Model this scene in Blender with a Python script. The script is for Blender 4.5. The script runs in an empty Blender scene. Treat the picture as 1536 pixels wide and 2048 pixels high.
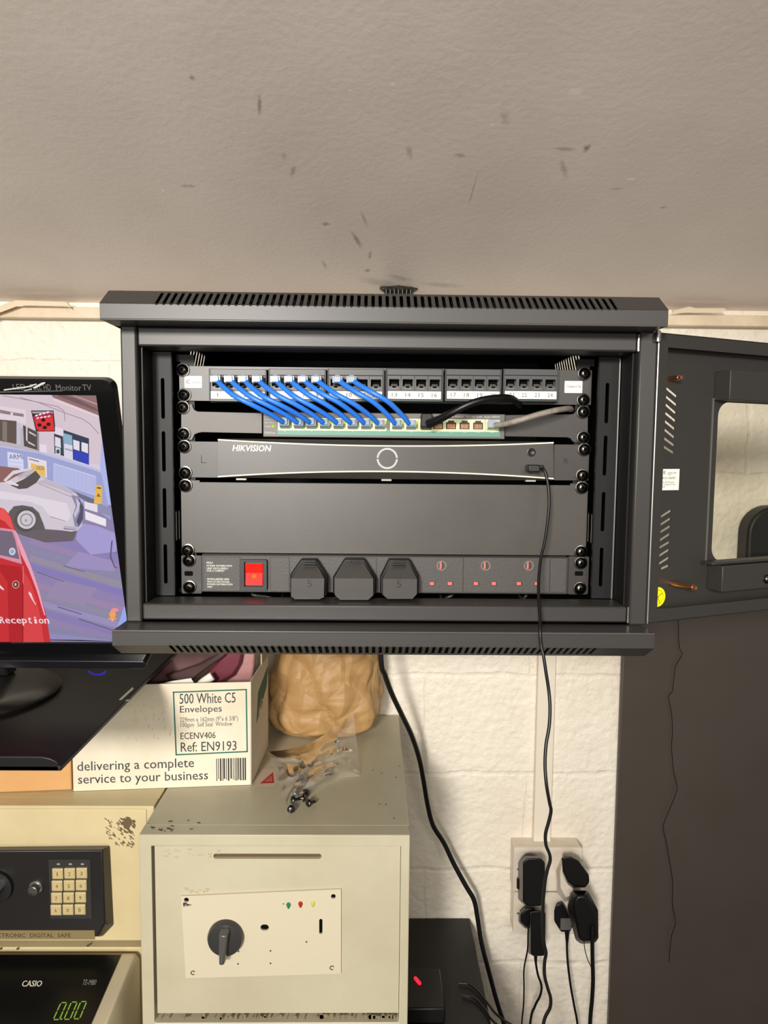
import bpy, bmesh, math, random
from mathutils import Vector, Matrix, noise
random.seed(7)
S = bpy.context.scene
COL = S.collection
# ------------------------------------------------------------------ camera
F = 1450.0
CAM = Vector((0, 0, 1.70))
_p = math.atan2(1024 - 900, F); _y = math.atan2(768 - 747, F)
CW = Vector((math.sin(_y) * math.cos(_p), math.cos(_y) * math.cos(_p), -math.sin(_p)))
_r0 = Vector((math.cos(_y), -math.sin(_y), 0)); _u0 = _r0.cross(CW)
_a = math.radians(0.55)
CR = math.cos(_a) * _r0 + math.sin(_a) * _u0
CU = -math.sin(_a) * _r0 + math.cos(_a) * _u0
cd = bpy.data.cameras.new('camera'); cam = bpy.data.objects.new('camera', cd); COL.objects.link(cam)
cd.sensor_fit = 'VERTICAL'; cd.sensor_height = 36.0; cd.lens = F / 2048 * 36.0; cd.clip_start = 0.02
cam.matrix_world = Matrix(((CR.x, CU.x, -CW.x, CAM.x), (CR.y, CU.y, -CW.y, CAM.y), (CR.z, CU.z, -CW.z, CAM.z), (0, 0, 0, 1)))
S.camera = cam
# ------------------------------------------------------------------ light and exposure
w = bpy.data.worlds.new('world'); S.world = w; w.use_nodes = True
w.node_tree.nodes['Background'].inputs['Color'].default_value = (1.0, 0.93, 0.84, 1)
w.node_tree.nodes['Background'].inputs['Strength'].default_value = 0.27
def area(name, loc, aim, sx, sy, power, color=(1, .90, .77)):
    l = bpy.data.lights.new(name, 'AREA'); l.shape = 'RECTANGLE'; l.size = sx; l.size_y = sy; l.energy = power; l.color = color
    o = bpy.data.objects.new(name, l); COL.objects.link(o); o.location = loc
    o.rotation_euler = (Vector(aim) - Vector(loc)).to_track_quat('-Z', 'Y').to_euler(); return o
def spot(name, loc, aim, angle, power, radius, color=(1, .95, .885)):
    l = bpy.data.lights.new(name, 'SPOT'); l.spot_size = math.radians(angle); l.spot_blend = 1.0; l.energy = power; l.shadow_soft_size = radius; l.color = color
    o = bpy.data.objects.new(name, l); COL.objects.link(o); o.location = loc
    o.rotation_euler = (Vector(aim) - Vector(loc)).to_track_quat('-Z', 'Y').to_euler(); return o
spot('room_spotlight', (-0.75, -2.2, 2.28), (-0.28, 1.4, 1.52), 56, 470, .22)
area('added_fill', (-0.5, -2.2, 1.62), (0.0, 1.4, 1.5), 0.8, 0.5, 26, (1, .95, .885))  # added fill without a known source, gives the glossy panels their central glow
area('room_light_second', (0.9, -2.6, 2.35), (0.0, 1.4, 1.6), 1.3, 0.25, 26, (1, .95, .885))
S.view_settings.view_transform = 'Standard'; S.view_settings.look = 'None'
S.view_settings.exposure = 0.0; S.view_settings.gamma = 1.0; S.view_settings.use_curve_mapping = False

# ------------------------------------------------------------------ measuring helpers: photo pixel -> point in the room
def ray(x, y): return CR * ((x - 768) / F) + CU * ((1024 - y) / F) + CW
def at(x, y, D): d = ray(x, y); return CAM + d * (D / d.y)
def atz(x, y, z): d = ray(x, y); return CAM + d * ((z - CAM.z) / d.z)
def onp(x, y, O, N): d = ray(x, y); return CAM + d * ((Vector(O) - CAM).dot(N) / d.dot(N))

# ------------------------------------------------------------------ materials
def lin(c): c /= 255.0; return c / 12.92 if c <= .04045 else ((c + .055) / 1.055) ** 2.4
def rgb(c): return (lin(c[0]), lin(c[1]), lin(c[2]), 1)
MATS = {}
def mat(name, c, rough=.5, metal=0., bump=None, vary=None, spec=.5, emit=None, trans=0., coat=0., ior=1.45):
    if name in MATS: return MATS[name]
    m = bpy.data.materials.new(name); m.use_nodes = True; nt = m.node_tree; b = nt.nodes['Principled BSDF']
    b.inputs['Base Color'].default_value = rgb(c); b.inputs['Roughness'].default_value = rough; b.inputs['Metallic'].default_value = metal
    b.inputs['Specular IOR Level'].default_value = spec; b.inputs['Transmission Weight'].default_value = trans; b.inputs['Coat Weight'].default_value = coat
    b.inputs['IOR'].default_value = ior
    if emit: b.inputs['Emission Color'].default_value = rgb(c); b.inputs['Emission Strength'].default_value = emit
    if bump or vary: tc = nt.nodes.new('ShaderNodeTexCoord')
    if bump:
        n = nt.nodes.new('ShaderNodeTexNoise'); n.inputs['Scale'].default_value = bump[0]; n.inputs['Detail'].default_value = 3
        bp = nt.nodes.new('ShaderNodeBump'); bp.inputs['Strength'].default_value = bump[1]; bp.inputs['Distance'].default_value = bump[2] if len(bump) > 2 else .001
        nt.links.new(tc.outputs['Object'], n.inputs['Vector']); nt.links.new(n.outputs['Fac'], bp.inputs['Height']); nt.links.new(bp.outputs['Normal'], b.inputs['Normal'])
    if vary:
        n = nt.nodes.new('ShaderNodeTexNoise'); n.inputs['Scale'].default_value = vary[0]; n.inputs['Detail'].default_value = 6; n.inputs['Roughness'].default_value = .65
        r = nt.nodes.new('ShaderNodeValToRGB'); r.color_ramp.elements[0].position = vary[2] if len(vary) > 2 else .35; r.color_ramp.elements[1].position = vary[3] if len(vary) > 3 else .65
        r.color_ramp.elements[0].color = rgb(vary[1]); r.color_ramp.elements[1].color = rgb(c)
        nt.links.new(tc.outputs['Object'], n.inputs['Vector']); nt.links.new(n.outputs['Fac'], r.inputs['Fac']); nt.links.new(r.outputs['Color'], b.inputs['Base Color'])
    MATS[name] = m; return m
def emi(name, c, s=1.0):
    if name in MATS: return MATS[name]
    m = bpy.data.materials.new(name); m.use_nodes = True; nt = m.node_tree; nt.nodes.remove(nt.nodes['Principled BSDF'])
    e = nt.nodes.new('ShaderNodeEmission'); e.inputs['Color'].default_value = rgb(c); e.inputs['Strength'].default_value = s
    nt.links.new(e.outputs[0], nt.nodes['Material Output'].inputs[0]); MATS[name] = m; return m
def crease(m, scale, strength, dist):
    nt = m.node_tree; b = nt.nodes['Principled BSDF']; L = nt.links.new
    tc = nt.nodes.new('ShaderNodeTexCoord'); nz = nt.nodes.new('ShaderNodeTexNoise'); nz.inputs['Scale'].default_value = 9; nz.inputs['Detail'].default_value = 2; L(tc.outputs['Object'], nz.inputs[0])
    ml = nt.nodes.new('ShaderNodeVectorMath'); ml.operation = 'MULTIPLY_ADD'; ml.inputs[1].default_value = (.05, .05, .05); L(nz.outputs['Color'], ml.inputs[0]); L(tc.outputs['Object'], ml.inputs[2])
    hs = []
    for k in (1, 2.3):
        v = nt.nodes.new('ShaderNodeTexVoronoi'); v.feature = 'F1'; v.distance = 'MANHATTAN' if k > 1 else 'EUCLIDEAN'; v.inputs['Scale'].default_value = scale * k; L(ml.outputs[0], v.inputs['Vector']); hs.append(v.outputs['Distance'])
    a = nt.nodes.new('ShaderNodeMath'); a.operation = 'MULTIPLY_ADD'; a.inputs[1].default_value = .35; L(hs[1], a.inputs[0]); L(hs[0], a.inputs[2])
    bp = nt.nodes.new('ShaderNodeBump'); bp.inputs['Strength'].default_value = strength; bp.inputs['Distance'].default_value = dist; bp.invert = True; L(a.outputs[0], bp.inputs['Height']); L(bp.outputs[0], b.inputs['Normal']); return m
def film(name, tint, diff, gloss, rough=.08, bump=None):
    # thin clear film or pane: mostly transparent, some fresnel gloss, a little milky diffuse
    m = bpy.data.materials.new(name); m.use_nodes = True; nt = m.node_tree; nt.nodes.remove(nt.nodes['Principled BSDF'])
    t = nt.nodes.new('ShaderNodeBsdfTransparent'); t.inputs[0].default_value = rgb(tint)
    g = nt.nodes.new('ShaderNodeBsdfGlossy'); g.inputs['Roughness'].default_value = rough
    d = nt.nodes.new('ShaderNodeBsdfDiffuse'); d.inputs[0].default_value = rgb((225, 220, 210))
    lw = nt.nodes.new('ShaderNodeLayerWeight'); lw.inputs[0].default_value = gloss
    m1 = nt.nodes.new('ShaderNodeMixShader'); m1.inputs[0].default_value = diff
    m2 = nt.nodes.new('ShaderNodeMixShader')
    nt.links.new(t.outputs[0], m1.inputs[1]); nt.links.new(d.outputs[0], m1.inputs[2])
    nt.links.new(lw.outputs['Fresnel'], m2.inputs[0]); nt.links.new(m1.outputs[0], m2.inputs[1]); nt.links.new(g.outputs[0], m2.inputs[2])
    nt.links.new(m2.outputs[0], nt.nodes['Material Output'].inputs[0]); return m
POWDER = mat('black_powder_coat', (54, 52, 50), .40, bump=(900, .12, .0004))
INNER = mat('inner_shade_coat', (15, 15, 15), .5, spec=.35)  # same powder coat made darker, shade of the cabinet interior put into the colour
PANEL = mat('rack_panel_coat', (58, 55, 52), .38, bump=(700, .10, .0004), vary=(7, (52, 49, 46)))
SWGREY = mat('switch_grey_coat', (96, 92, 88), .45, bump=(900, .1, .0004))
DOORC = mat('door_coat', (50, 48, 45), .48, bump=(900, .12, .0004))
BLACKP = mat('black_plastic', (26, 25, 25), .42)
PLUGP = mat('black_plug_plastic', (56, 53, 50), .45, bump=(500, .08, .0004))
ADAPT = mat('black_adapter_plastic', (14, 13, 13), .38)
RUBBER = mat('black_cable_rubber', (14, 14, 14), .38)
GLOSSB = mat('gloss_black_plastic', (7, 8, 9), .12, coat=.4)
SATINB = mat('satin_black_shelf', (13, 12, 12), .5, bump=(60, .05, .0006))
DARKHOLE = mat('dark_cavity', (6, 6, 6), .8, spec=.1)  # near-black tone paints in the shade inside holes and recesses
BOLTM = mat('black_zinc_screw', (92, 90, 86), .24, metal=1)
STEEL = mat('bright_steel', (200, 198, 192), .25, metal=1)
CHROME = mat('silver_trim', (246, 240, 218), .3)
COPPER = mat('copper_stud', (228, 165, 125), .35, metal=1)
PAPER = mat('white_label_paper', (236, 233, 226), .6)
INK = mat('dark_ink', (30, 30, 32), .6)
GINK = mat('grey_ink', (92, 92, 96), .6)
LINK = mat('light_print', (200, 198, 190), .6)
BLUE = mat('blue_cable_jacket', (46, 122, 230), .35)
GREYC = mat('grey_cable_jacket', (150, 142, 132), .5, bump=(90, .4, .002), vary=(60, (104, 97, 90)))
CLEAR = mat('clear_connector_plastic', (186, 200, 216), .18, trans=.35, spec=.6)
CREAM = mat('cream_safe_paint', (190, 183, 158), .42, bump=(140, .08, .001), vary=(5, (179, 171, 145)))
CREAM2 = mat('cream_warm_safe_paint', (208, 192, 150), .42, bump=(140, .08, .001), vary=(5, (196, 180, 138)))
CREAMP = mat('cream_lock_plate', (202, 193, 168), .36, bump=(140, .05, .001))
GRIME = mat('grime', (112, 98, 72), .8)
GRIMED = mat('dark_grime', (78, 64, 44), .8)
CARD = mat('cream_cardboard', (228, 219, 198), .75, bump=(90, .12, .001), vary=(9, (216, 205, 180)))
KRAFT = crease(mat('kraft_paper', (180, 143, 93), .52, vary=(8, (170, 133, 85))), 7.5, .55, .045)
ORANGEC = mat('orange_cardboard', (206, 158, 102), .7, vary=(10, (196, 148, 92)))
WALLP = mat('trim_paint', (226, 208, 180), .5, vary=(12, (205, 186, 158)))
PLASTW = mat('white_socket_plastic', (226, 216, 200), .35, vary=(20, (214, 202, 184)))
GREENP = mat('green_print', (34, 98, 84), .6)

# ------------------------------------------------------------------ objects and tags
def tag(o, label=None, cat=None, group=None, kind=None):
    if label: o['label'] = label
    if cat: o['category'] = cat
    if group: o['group'] = group
    if kind: o['kind'] = kind
    return o
def thing(name, loc, label, cat, group=None):
    o = bpy.data.objects.new(name, None); o.empty_display_size = .02; o.location = loc; COL.objects.link(o)
    return tag(o, label, cat, group)
def worldloc(o):
    v = Vector((0, 0, 0))
    while o is not None: v = v + o.location; o = o.parent
    return v
def vplane(D): return Matrix(((1, 0, 0, 0), (0, 0, -1, D), (0, 1, 0, 0), (0, 0, 0, 1)))   # local xy = world xz, local z towards the camera
def frame(O, X, Y):
    X = Vector(X).normalized(); Y = Vector(Y).normalized(); Z = X.cross(Y)
    return Matrix(((X.x, Y.x, Z.x, O[0]), (X.y, Y.y, Z.y, O[1]), (X.z, Y.z, Z.z, O[2]), (0, 0, 0, 1)))
ID = Matrix.Identity(4)
TEXTS = {}
def raw_text(s):
    if s not in TEXTS:
        c = bpy.data.curves.new('t', 'FONT'); c.body = s; c.size = 1; c.resolution_u = 2; c.extrude = 0
        o = bpy.data.objects.new('t', c); COL.objects.link(o); dg = bpy.context.evaluated_depsgraph_get(); dg.update()
        me = bpy.data.meshes.new_from_object(o.evaluated_get(dg))
        TEXTS[s] = ([v.co.copy() for v in me.vertices], [list(p.vertices) for p in me.polygons])
        bpy.data.objects.remove(o); bpy.data.curves.remove(c); bpy.data.meshes.remove(me)
    return TEXTS[s]
class MB:
    def __init__(s): s.v = []; s.f = []; s.m = []; s.sm = []
    def add(s, vs, fs, M=ID, mi=0, smooth=False):
        k = len(s.v); s.v += [M @ Vector(p) for p in vs]; s.f += [[i + k for i in f] for f in fs]; s.m += [mi] * len(fs); s.sm += [smooth] * len(fs); return s
    def box(s, x0, x1, y0, y1, z0, z1, M=ID, mi=0):
        vs = [(x, y, z) for z in (z0, z1) for y in (y0, y1) for x in (x0, x1)]
        return s.add(vs, [(0, 2, 3, 1), (4, 5, 7, 6), (0, 1, 5, 4), (2, 6, 7, 3), (0, 4, 6, 2), (1, 3, 7, 5)], M, mi)
    def prism(s, poly, z0, z1, M=ID, mi=0): return s.loft([(poly, z0), (poly, z1)], M, mi)
    def loft(s, rings, M=ID, mi=0, smooth=False, cap=(True, True)):
        n = len(rings[0][0]); vs = []; fs = []
        for poly, z in rings: vs += [(p[0], p[1], z) for p in poly]
        for r in range(len(rings) - 1):
            for i in range(n): j = (i + 1) % n; fs.append((r * n + i, r * n + j, (r + 1) * n + j, (r + 1) * n + i))
        if cap[0]: fs.append(tuple(reversed(range(n))))
        if cap[1]: fs.append(tuple(range((len(rings) - 1) * n, len(rings) * n)))
        return s.add(vs, fs, M, mi, smooth)
    def skin(s, rings, mi=0, smooth=True, cap=True):   # rings of world points
        n = len(rings[0]); vs = [p for r in rings for p in r]; fs = []
        for r in range(len(rings) - 1):
            for i in range(n): j = (i + 1) % n; fs.append((r * n + i, r * n + j, (r + 1) * n + j, (r + 1) * n + i))
        if cap: fs.append(tuple(reversed(range(n)))); fs.append(tuple(range((len(rings) - 1) * n, len(rings) * n)))
        return s.add(vs, fs, ID, mi, smooth)
    def lathe(s, prof, M=ID, n=24, mi=0, smooth=True):   # profile (radius, z)
        vs = []; fs = []
        for r, z in prof: vs += [(r * math.cos(2 * math.pi * i / n), r * math.sin(2 * math.pi * i / n), z) for i in range(n)]
        for k in range(len(prof) - 1):
            for i in range(n): j = (i + 1) % n; fs.append((k * n + i, k * n + j, (k + 1) * n + j, (k + 1) * n + i))
        fs.append(tuple(reversed(range(n)))); fs.append(tuple(range((len(prof) - 1) * n, len(prof) * n)))
        return s.add(vs, fs, M, mi, smooth)
    def disc(s, cx, cy, rx, ry=None, z=0, M=ID, mi=0, n=24, rot=0):
        ry = ry or rx; c, q = math.cos(rot), math.sin(rot)
        vs = []
        for i in range(n):
            a, b = rx * math.cos(2 * math.pi * i / n), ry * math.sin(2 * math.pi * i / n); vs.append((cx + a * c - b * q, cy + a * q + b * c, z))
        return s.add(vs, [tuple(range(n))], M, mi)
    def ring(s, cx, cy, ro, ri, z=0, M=ID, mi=0, n=40, a0=0, a1=2 * math.pi):
        vs = []; fs = []
        for i in range(n + 1):
            a = a0 + (a1 - a0) * i / n; vs += [(cx + ro * math.cos(a), cy + ro * math.sin(a), z), (cx + ri * math.cos(a), cy + ri * math.sin(a), z)]
        for i in range(n): fs.append((2 * i, 2 * i + 2, 2 * i + 3, 2 * i + 1))
        return s.add(vs, fs, M, mi)
    def poly(s, pts, z=0, M=ID, mi=0): return s.add([(p[0], p[1], z) for p in pts], [tuple(range(len(pts)))], M, mi)
    def tube(s, pts, r, n=8, mi=0, sub=6, rr=None):
        pts = [Vector(p) for p in pts]; P = []
        if sub > 1 and len(pts) > 2:
            q = [pts[0] * 2 - pts[1]] + pts + [pts[-1] * 2 - pts[-2]]
            for i in range(1, len(q) - 2):
                for k in range(sub):
                    t = k / sub; a, b, c, d = q[i - 1], q[i], q[i + 1], q[i + 2]
                    P.append(.5 * ((2 * b) + (c - a) * t + (2 * a - 5 * b + 4 * c - d) * t * t + (3 * b - a - 3 * c + d) * t ** 3))
            P.append(pts[-1])
        else: P = pts
        rings = []; up = Vector((0.12, 0.35, 1)).normalized()
        for i, p in enumerate(P):
            t = (P[min(i + 1, len(P) - 1)] - P[max(i - 1, 0)]).normalized()
            a = t.cross(up)
            if a.length < .05: a = t.cross(Vector((1, .2, 0)))
            a.normalize(); up = a.cross(t); b = up; k = r if rr is None else rr(i / (len(P) - 1))
            rings.append([p + a * (k * math.cos(2 * math.pi * j / n)) + b * (k * math.sin(2 * math.pi * j / n)) for j in range(n)])
        return s.skin(rings, mi)
    def plate(s, outline, holes, z0, z1, M=ID, mi=0):   # flat sheet with holes
        c = bpy.data.curves.new('p', 'CURVE'); c.dimensions = '2D'; c.fill_mode = 'BOTH'; c.extrude = (z1 - z0) / 2
        for pl in [outline] + holes:
            sp = c.splines.new('POLY'); sp.points.add(len(pl) - 1); sp.use_cyclic_u = True
            for i, p in enumerate(pl): sp.points[i].co = (p[0], p[1], 0, 1)
        o = bpy.data.objects.new('p', c); COL.objects.link(o); dg = bpy.context.evaluated_depsgraph_get(); dg.update()
        me = bpy.data.meshes.new_from_object(o.evaluated_get(dg))
        zc = (z0 + z1) / 2
        s.add([(v.co.x, v.co.y, v.co.z + zc) for v in me.vertices], [list(p.vertices) for p in me.polygons], M, mi)
        bpy.data.objects.remove(o); bpy.data.curves.remove(c); bpy.data.meshes.remove(me); return s
    def text(s, t, x0, x1, y0, y1, z=0, M=ID, mi=0, shear=0):
        vs, fs = raw_text(t); ax = [v.x for v in vs]; ay = [v.y for v in vs]; a0, a1, b0, b1 = min(ax), max(ax), min(ay), max(ay)
        sx = (x1 - x0) / (a1 - a0); sy = (y1 - y0) / max(b1 - b0, 1e-6)
        return s.add([(x0 + (v.x - a0) * sx + shear * (v.y - b0) * sy, y0 + (v.y - b0) * sy, z) for v in vs], fs, M, mi)
    def build(s, name, mats, parent=None, bevel=0, loc=None, angle=35, seg=2, weld=True):
        o3 = worldloc(parent) if parent is not None else Vector(loc or (0, 0, 0))
        me = bpy.data.meshes.new(name); me.from_pydata([tuple(v - o3) for v in s.v], [], s.f)
        mats = mats if isinstance(mats, (list, tuple)) else [mats]
        for m in mats: me.materials.append(m)
        me.polygons.foreach_set('material_index', s.m); me.polygons.foreach_set('use_smooth', s.sm)
        bm = bmesh.new(); bm.from_mesh(me)
        if weld: bmesh.ops.remove_doubles(bm, verts=bm.verts, dist=1e-6)
        if weld: bmesh.ops.recalc_face_normals(bm, faces=bm.faces)
        bm.to_mesh(me); bm.free()
        o = bpy.data.objects.new(name, me); COL.objects.link(o)
        if parent is not None: o.parent = parent
        else: o.location = o3
        if bevel:
            b = o.modifiers.new('bevel', 'BEVEL'); b.width = bevel; b.segments = seg; b.limit_method = 'ANGLE'; b.angle_limit = math.radians(angle); b.harden_normals = False
            me.polygons.foreach_set('use_smooth', [True] * len(me.polygons)); me.set_sharp_from_angle(angle=math.radians(angle))
        elif any(s.sm): me.set_sharp_from_angle(angle=math.radians(50))
        return o
def rrect(x0, x1, y0, y1, r, n=5):
    out = []
    for cx, cy, a in ((x1 - r, y1 - r, 0), (x0 + r, y1 - r, 90), (x0 + r, y0 + r, 180), (x1 - r, y0 + r, 270)):
        for i in range(n + 1): t = math.radians(a + 90 * i / n); out.append((cx + r * math.cos(t), cy + r * math.sin(t)))
    return out
def slot(x0, y0, x1, y1, w, n=5):   # stadium shaped hole
    d = Vector((x1 - x0, y1 - y0)); a = math.atan2(d.y, d.x); r = w / 2; out = []
    for cx, cy, st in ((x1, y1, a - math.pi / 2), (x0, y0, a + math.pi / 2)):
        for i in range(n + 1): t = st + math.pi * i / n; out.append((cx + r * math.cos(t), cy + r * math.sin(t)))
    return out
def circ(cx, cy, r, n=20): return [(cx + r * math.cos(2 * math.pi * i / n), cy + r * math.sin(2 * math.pi * i / n)) for i in range(n)]
def XZ(x, y, D): p = at(x, y, D); return (p.x, p.z)
def px_rect(x0, y0, x1, y1, D):
    xm, ym = (x0 + x1) / 2, (y0 + y1) / 2
    return at(x0, ym, D).x, at(x1, ym, D).x, at(xm, y1, D).z, at(xm, y0, D).z

# ================================================================== SETTING
WALL_Y, CEIL_Z = 1.50, 1.99
CTILT = math.radians(16)               # the ceiling slopes up from the wall into the room
CO = Vector((0, WALL_Y, CEIL_Z)); CV = Vector((0, -math.cos(CTILT), math.sin(CTILT))); CN = Vector((0, -math.sin(CTILT), -math.cos(CTILT)))
MC = Matrix(((1, 0, 0, 0), (0, math.cos(CTILT), math.sin(CTILT), WALL_Y), (0, -math.sin(CTILT), math.cos(CTILT), CEIL_Z), (0, 0, 0, 1)))
def cpx(x, y): p = onp(x, y, CO, CN); return p
def wall_material():
    m = bpy.data.materials.new('painted_blockwork'); m.use_nodes = True; nt = m.node_tree; b = nt.nodes['Principled BSDF']; L = nt.links.new
    tc = nt.nodes.new('ShaderNodeTexCoord'); sep = nt.nodes.new('ShaderNodeSeparateXYZ'); cmb = nt.nodes.new('ShaderNodeCombineXYZ')
    L(tc.outputs['Object'], sep.inputs[0])
    def off(sock, v):
        a = nt.nodes.new('ShaderNodeMath'); a.operation = 'ADD'; a.inputs[1].default_value = v; L(sock, a.inputs[0]); return a.outputs[0]
    nz = nt.nodes.new('ShaderNodeTexNoise'); nz.inputs['Scale'].default_value = 14; nz.inputs['Detail'].default_value = 4; L(tc.outputs['Object'], nz.inputs[0])
    ad = nt.nodes.new('ShaderNodeVectorMath'); ad.operation = 'SCALE'; ad.inputs['Scale'].default_value = .02
    L(nz.outputs['Color'], ad.inputs[0])
    L(off(sep.outputs['X'], 2.20 - .137 + .012 + .22), cmb.inputs[0]); L(off(sep.outputs['Z'], 2.15 - 1.032 + .012), cmb.inputs[1])
    va = nt.nodes.new('ShaderNodeVectorMath'); va.operation = 'ADD'; L(cmb.outputs[0], va.inputs[0]); L(ad.outputs[0], va.inputs[1])
    br = nt.nodes.new('ShaderNodeTexBrick'); br.inputs['Scale'].default_value = 1; br.inputs['Brick Width'].default_value = .44; br.inputs['Row Height'].default_value = .215
    br.inputs['Mortar Size'].default_value = .007; br.inputs['Mortar Smooth'].default_value = .8
    br.inputs['Color1'].default_value = (1, 1, 1, 1); br.inputs['Color2'].default_value = (1, 1, 1, 1); br.inputs['Mortar'].default_value = (0, 0, 0, 1)
    L(va.outputs[0], br.inputs[0])
    n1 = nt.nodes.new('ShaderNodeTexNoise'); n1.inputs['Scale'].default_value = 42; n1.inputs['Detail'].default_value = 5; n1.inputs['Roughness'].default_value = .55; L(tc.outputs['Object'], n1.inputs[0])
    n2 = nt.nodes.new('ShaderNodeTexVoronoi'); n2.feature = 'SMOOTH_F1'; n2.inputs['Scale'].default_value = 75; L(tc.outputs['Object'], n2.inputs[0])
    mx = nt.nodes.new('ShaderNodeMath'); mx.operation = 'MULTIPLY_ADD'; mx.inputs[1].default_value = .55; L(br.outputs['Fac'], mx.inputs[0]); 
    mx.inputs[1].default_value = -.28; L(n1.outputs['Fac'], mx.inputs[2])
    m3 = nt.nodes.new('ShaderNodeMath'); m3.operation = 'MULTIPLY_ADD'; m3.inputs[1].default_value = .35; L(n2.outputs['Distance'], m3.inputs[0]); L(mx.outputs[0], m3.inputs[2])
    bp = nt.nodes.new('ShaderNodeBump'); bp.inputs['Strength'].default_value = .85; bp.inputs['Distance'].default_value = .006; L(m3.outputs[0], bp.inputs['Height']); L(bp.outputs[0], b.inputs['Normal'])
    n4 = nt.nodes.new('ShaderNodeTexNoise'); n4.inputs['Scale'].default_value = 3.2; n4.inputs['Detail'].default_value = 7; n4.inputs['Roughness'].default_value = .62; L(tc.outputs['Object'], n4.inputs[0])
    rp = nt.nodes.new('ShaderNodeValToRGB'); rp.color_ramp.elements[0].position = .3; rp.color_ramp.elements[1].position = .56
    rp.color_ramp.elements[0].color = rgb((222, 210, 192)); rp.color_ramp.elements[1].color = rgb((236, 228, 212)); L(n4.outputs['Fac'], rp.inputs[0])
    L(rp.outputs[0], b.inputs['Base Color']); b.inputs['Roughness'].default_value = .48; return m
def ceiling_material():
    m = bpy.data.materials.new('painted_ceiling'); m.use_nodes = True; nt = m.node_tree; b = nt.nodes['Principled BSDF']; L = nt.links.new
    tc = nt.nodes.new('ShaderNodeTexCoord')
    n1 = nt.nodes.new('ShaderNodeTexNoise'); n1.inputs['Scale'].default_value = 95; n1.inputs['Detail'].default_value = 4; L(tc.outputs['Object'], n1.inputs[0])
    n2 = nt.nodes.new('ShaderNodeTexNoise'); n2.inputs['Scale'].default_value = 7; n2.inputs['Detail'].default_value = 3; L(tc.outputs['Object'], n2.inputs[0])
    a = nt.nodes.new('ShaderNodeMath'); a.operation = 'MULTIPLY_ADD'; a.inputs[1].default_value = 2.2; L(n2.outputs['Fac'], a.inputs[0]); L(n1.outputs['Fac'], a.inputs[2])
    bp = nt.nodes.new('ShaderNodeBump'); bp.inputs['Strength'].default_value = .20; bp.inputs['Distance'].default_value = .002; L(a.outputs[0], bp.inputs['Height']); L(bp.outputs[0], b.inputs['Normal'])
    n4 = nt.nodes.new('ShaderNodeTexNoise'); n4.inputs['Scale'].default_value = 4.5; n4.inputs['Detail'].default_value = 5; L(tc.outputs['Object'], n4.inputs[0])
    rp = nt.nodes.new('ShaderNodeValToRGB'); rp.color_ramp.elements[0].position = .3; rp.color_ramp.elements[1].position = .65
    rp.color_ramp.elements[0].color = rgb((221, 209, 199)); rp.color_ramp.elements[1].color = rgb((230, 219, 209)); L(n4.outputs['Fac'], rp.inputs[0])
    # scuffs: (pixel position on the photographed ceiling) -> plan position, size, direction, strength
    col = rp.outputs[0]
    sc = [(519, 210, .004, .022, .15, .55, 0), (385, 155, .005, .005, 0, .5, 0), (1173, 297, .006, .010, .2, .7, 0), (1130, 298, .018, .006, .1, .4, 0), (1128, 338, .006, .03, -.4, .35, 0),
          (652, 448, .008, .008, .6, .5, 0), (714, 480, .006, .03, -.3, .6, 0), (728, 437, .004, .03, -.2, .35, 0), (740, 510, .004, .02, .1, .5, 0), (735, 541, .006, .008, .5, .6, 0), (649, 530, .005, .02, -.2, .35, 0),
          (586, 342, .005, .018, .3, .4, 0), (568, 312, .006, .01, 0, .25, 0), (819, 305, .006, .018, -.2, .35, 0), (920, 310, .01, .006, .2, .4, 0), (946, 380, .002, .05, .05, .35, 0), (1010, 235, .008, .02, -.3, .25, 0),
          (375, 372, .016, .006, 0, .35, 0), (1327, 415, .006, .004, 0, .5, 0), (1232, 378, .012, .004, -.1, .3, 0), (885, 570, .05, .012, .1, .3, 0), (760, 566, .05, .02, .4, .28, 0), (800, 556, .03, .01, .4, .3, 0),
          (1150, 183, .012, .008, 0, .6, 1), (1262, 358, .010, .003, 0, .9, 1), (985, 249, .003, .003, 0, .9, 1), (326, 381, .003, .005, 0, .9, 1), (785, 168, .005, .004, .3, .6, 1), (1011, 459, .003, .003, 0, .6, 1), (700, 180, .003, .003, 0, .5, 1)]
    nz = nt.nodes.new('ShaderNodeTexNoise'); nz.inputs['Scale'].default_value = 160; nz.inputs['Detail'].default_value = 2; L(tc.outputs['Object'], nz.inputs[0])
    for x, y, sx, sy, rot, st, light in sc:
        p = MC.inverted() @ cpx(x, y)
        mp = nt.nodes.new('ShaderNodeMapping'); mp.vector_type = 'TEXTURE'; mp.inputs['Location'].default_value = (p.x, p.y, 0); mp.inputs['Rotation'].default_value = (0, 0, rot); mp.inputs['Scale'].default_value = (sx, sy, 1000)
        L(tc.outputs['Object'], mp.inputs[0])
        ln = nt.nodes.new('ShaderNodeVectorMath'); ln.operation = 'LENGTH'; L(mp.outputs[0], ln.inputs[0])
        ad = nt.nodes.new('ShaderNodeMath'); ad.operation = 'MULTIPLY_ADD'; ad.inputs[1].default_value = 1.1; L(nz.outputs['Fac'], ad.inputs[0]); L(ln.outputs['Value'], ad.inputs[2])
        mr = nt.nodes.new('ShaderNodeMapRange'); mr.inputs['From Min'].default_value = .8; mr.inputs['From Max'].default_value = 1.5; mr.inputs['To Min'].default_value = st; mr.inputs['To Max'].default_value = 0; L(ad.outputs[0], mr.inputs[0])
        mi = nt.nodes.new('ShaderNodeMix'); mi.data_type = 'RGBA'; L(mr.outputs[0], mi.inputs['Factor']); L(col, mi.inputs['A']); mi.inputs['B'].default_value = rgb((248, 240, 225) if light else (92, 84, 72)); col = mi.outputs['Result']
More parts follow.
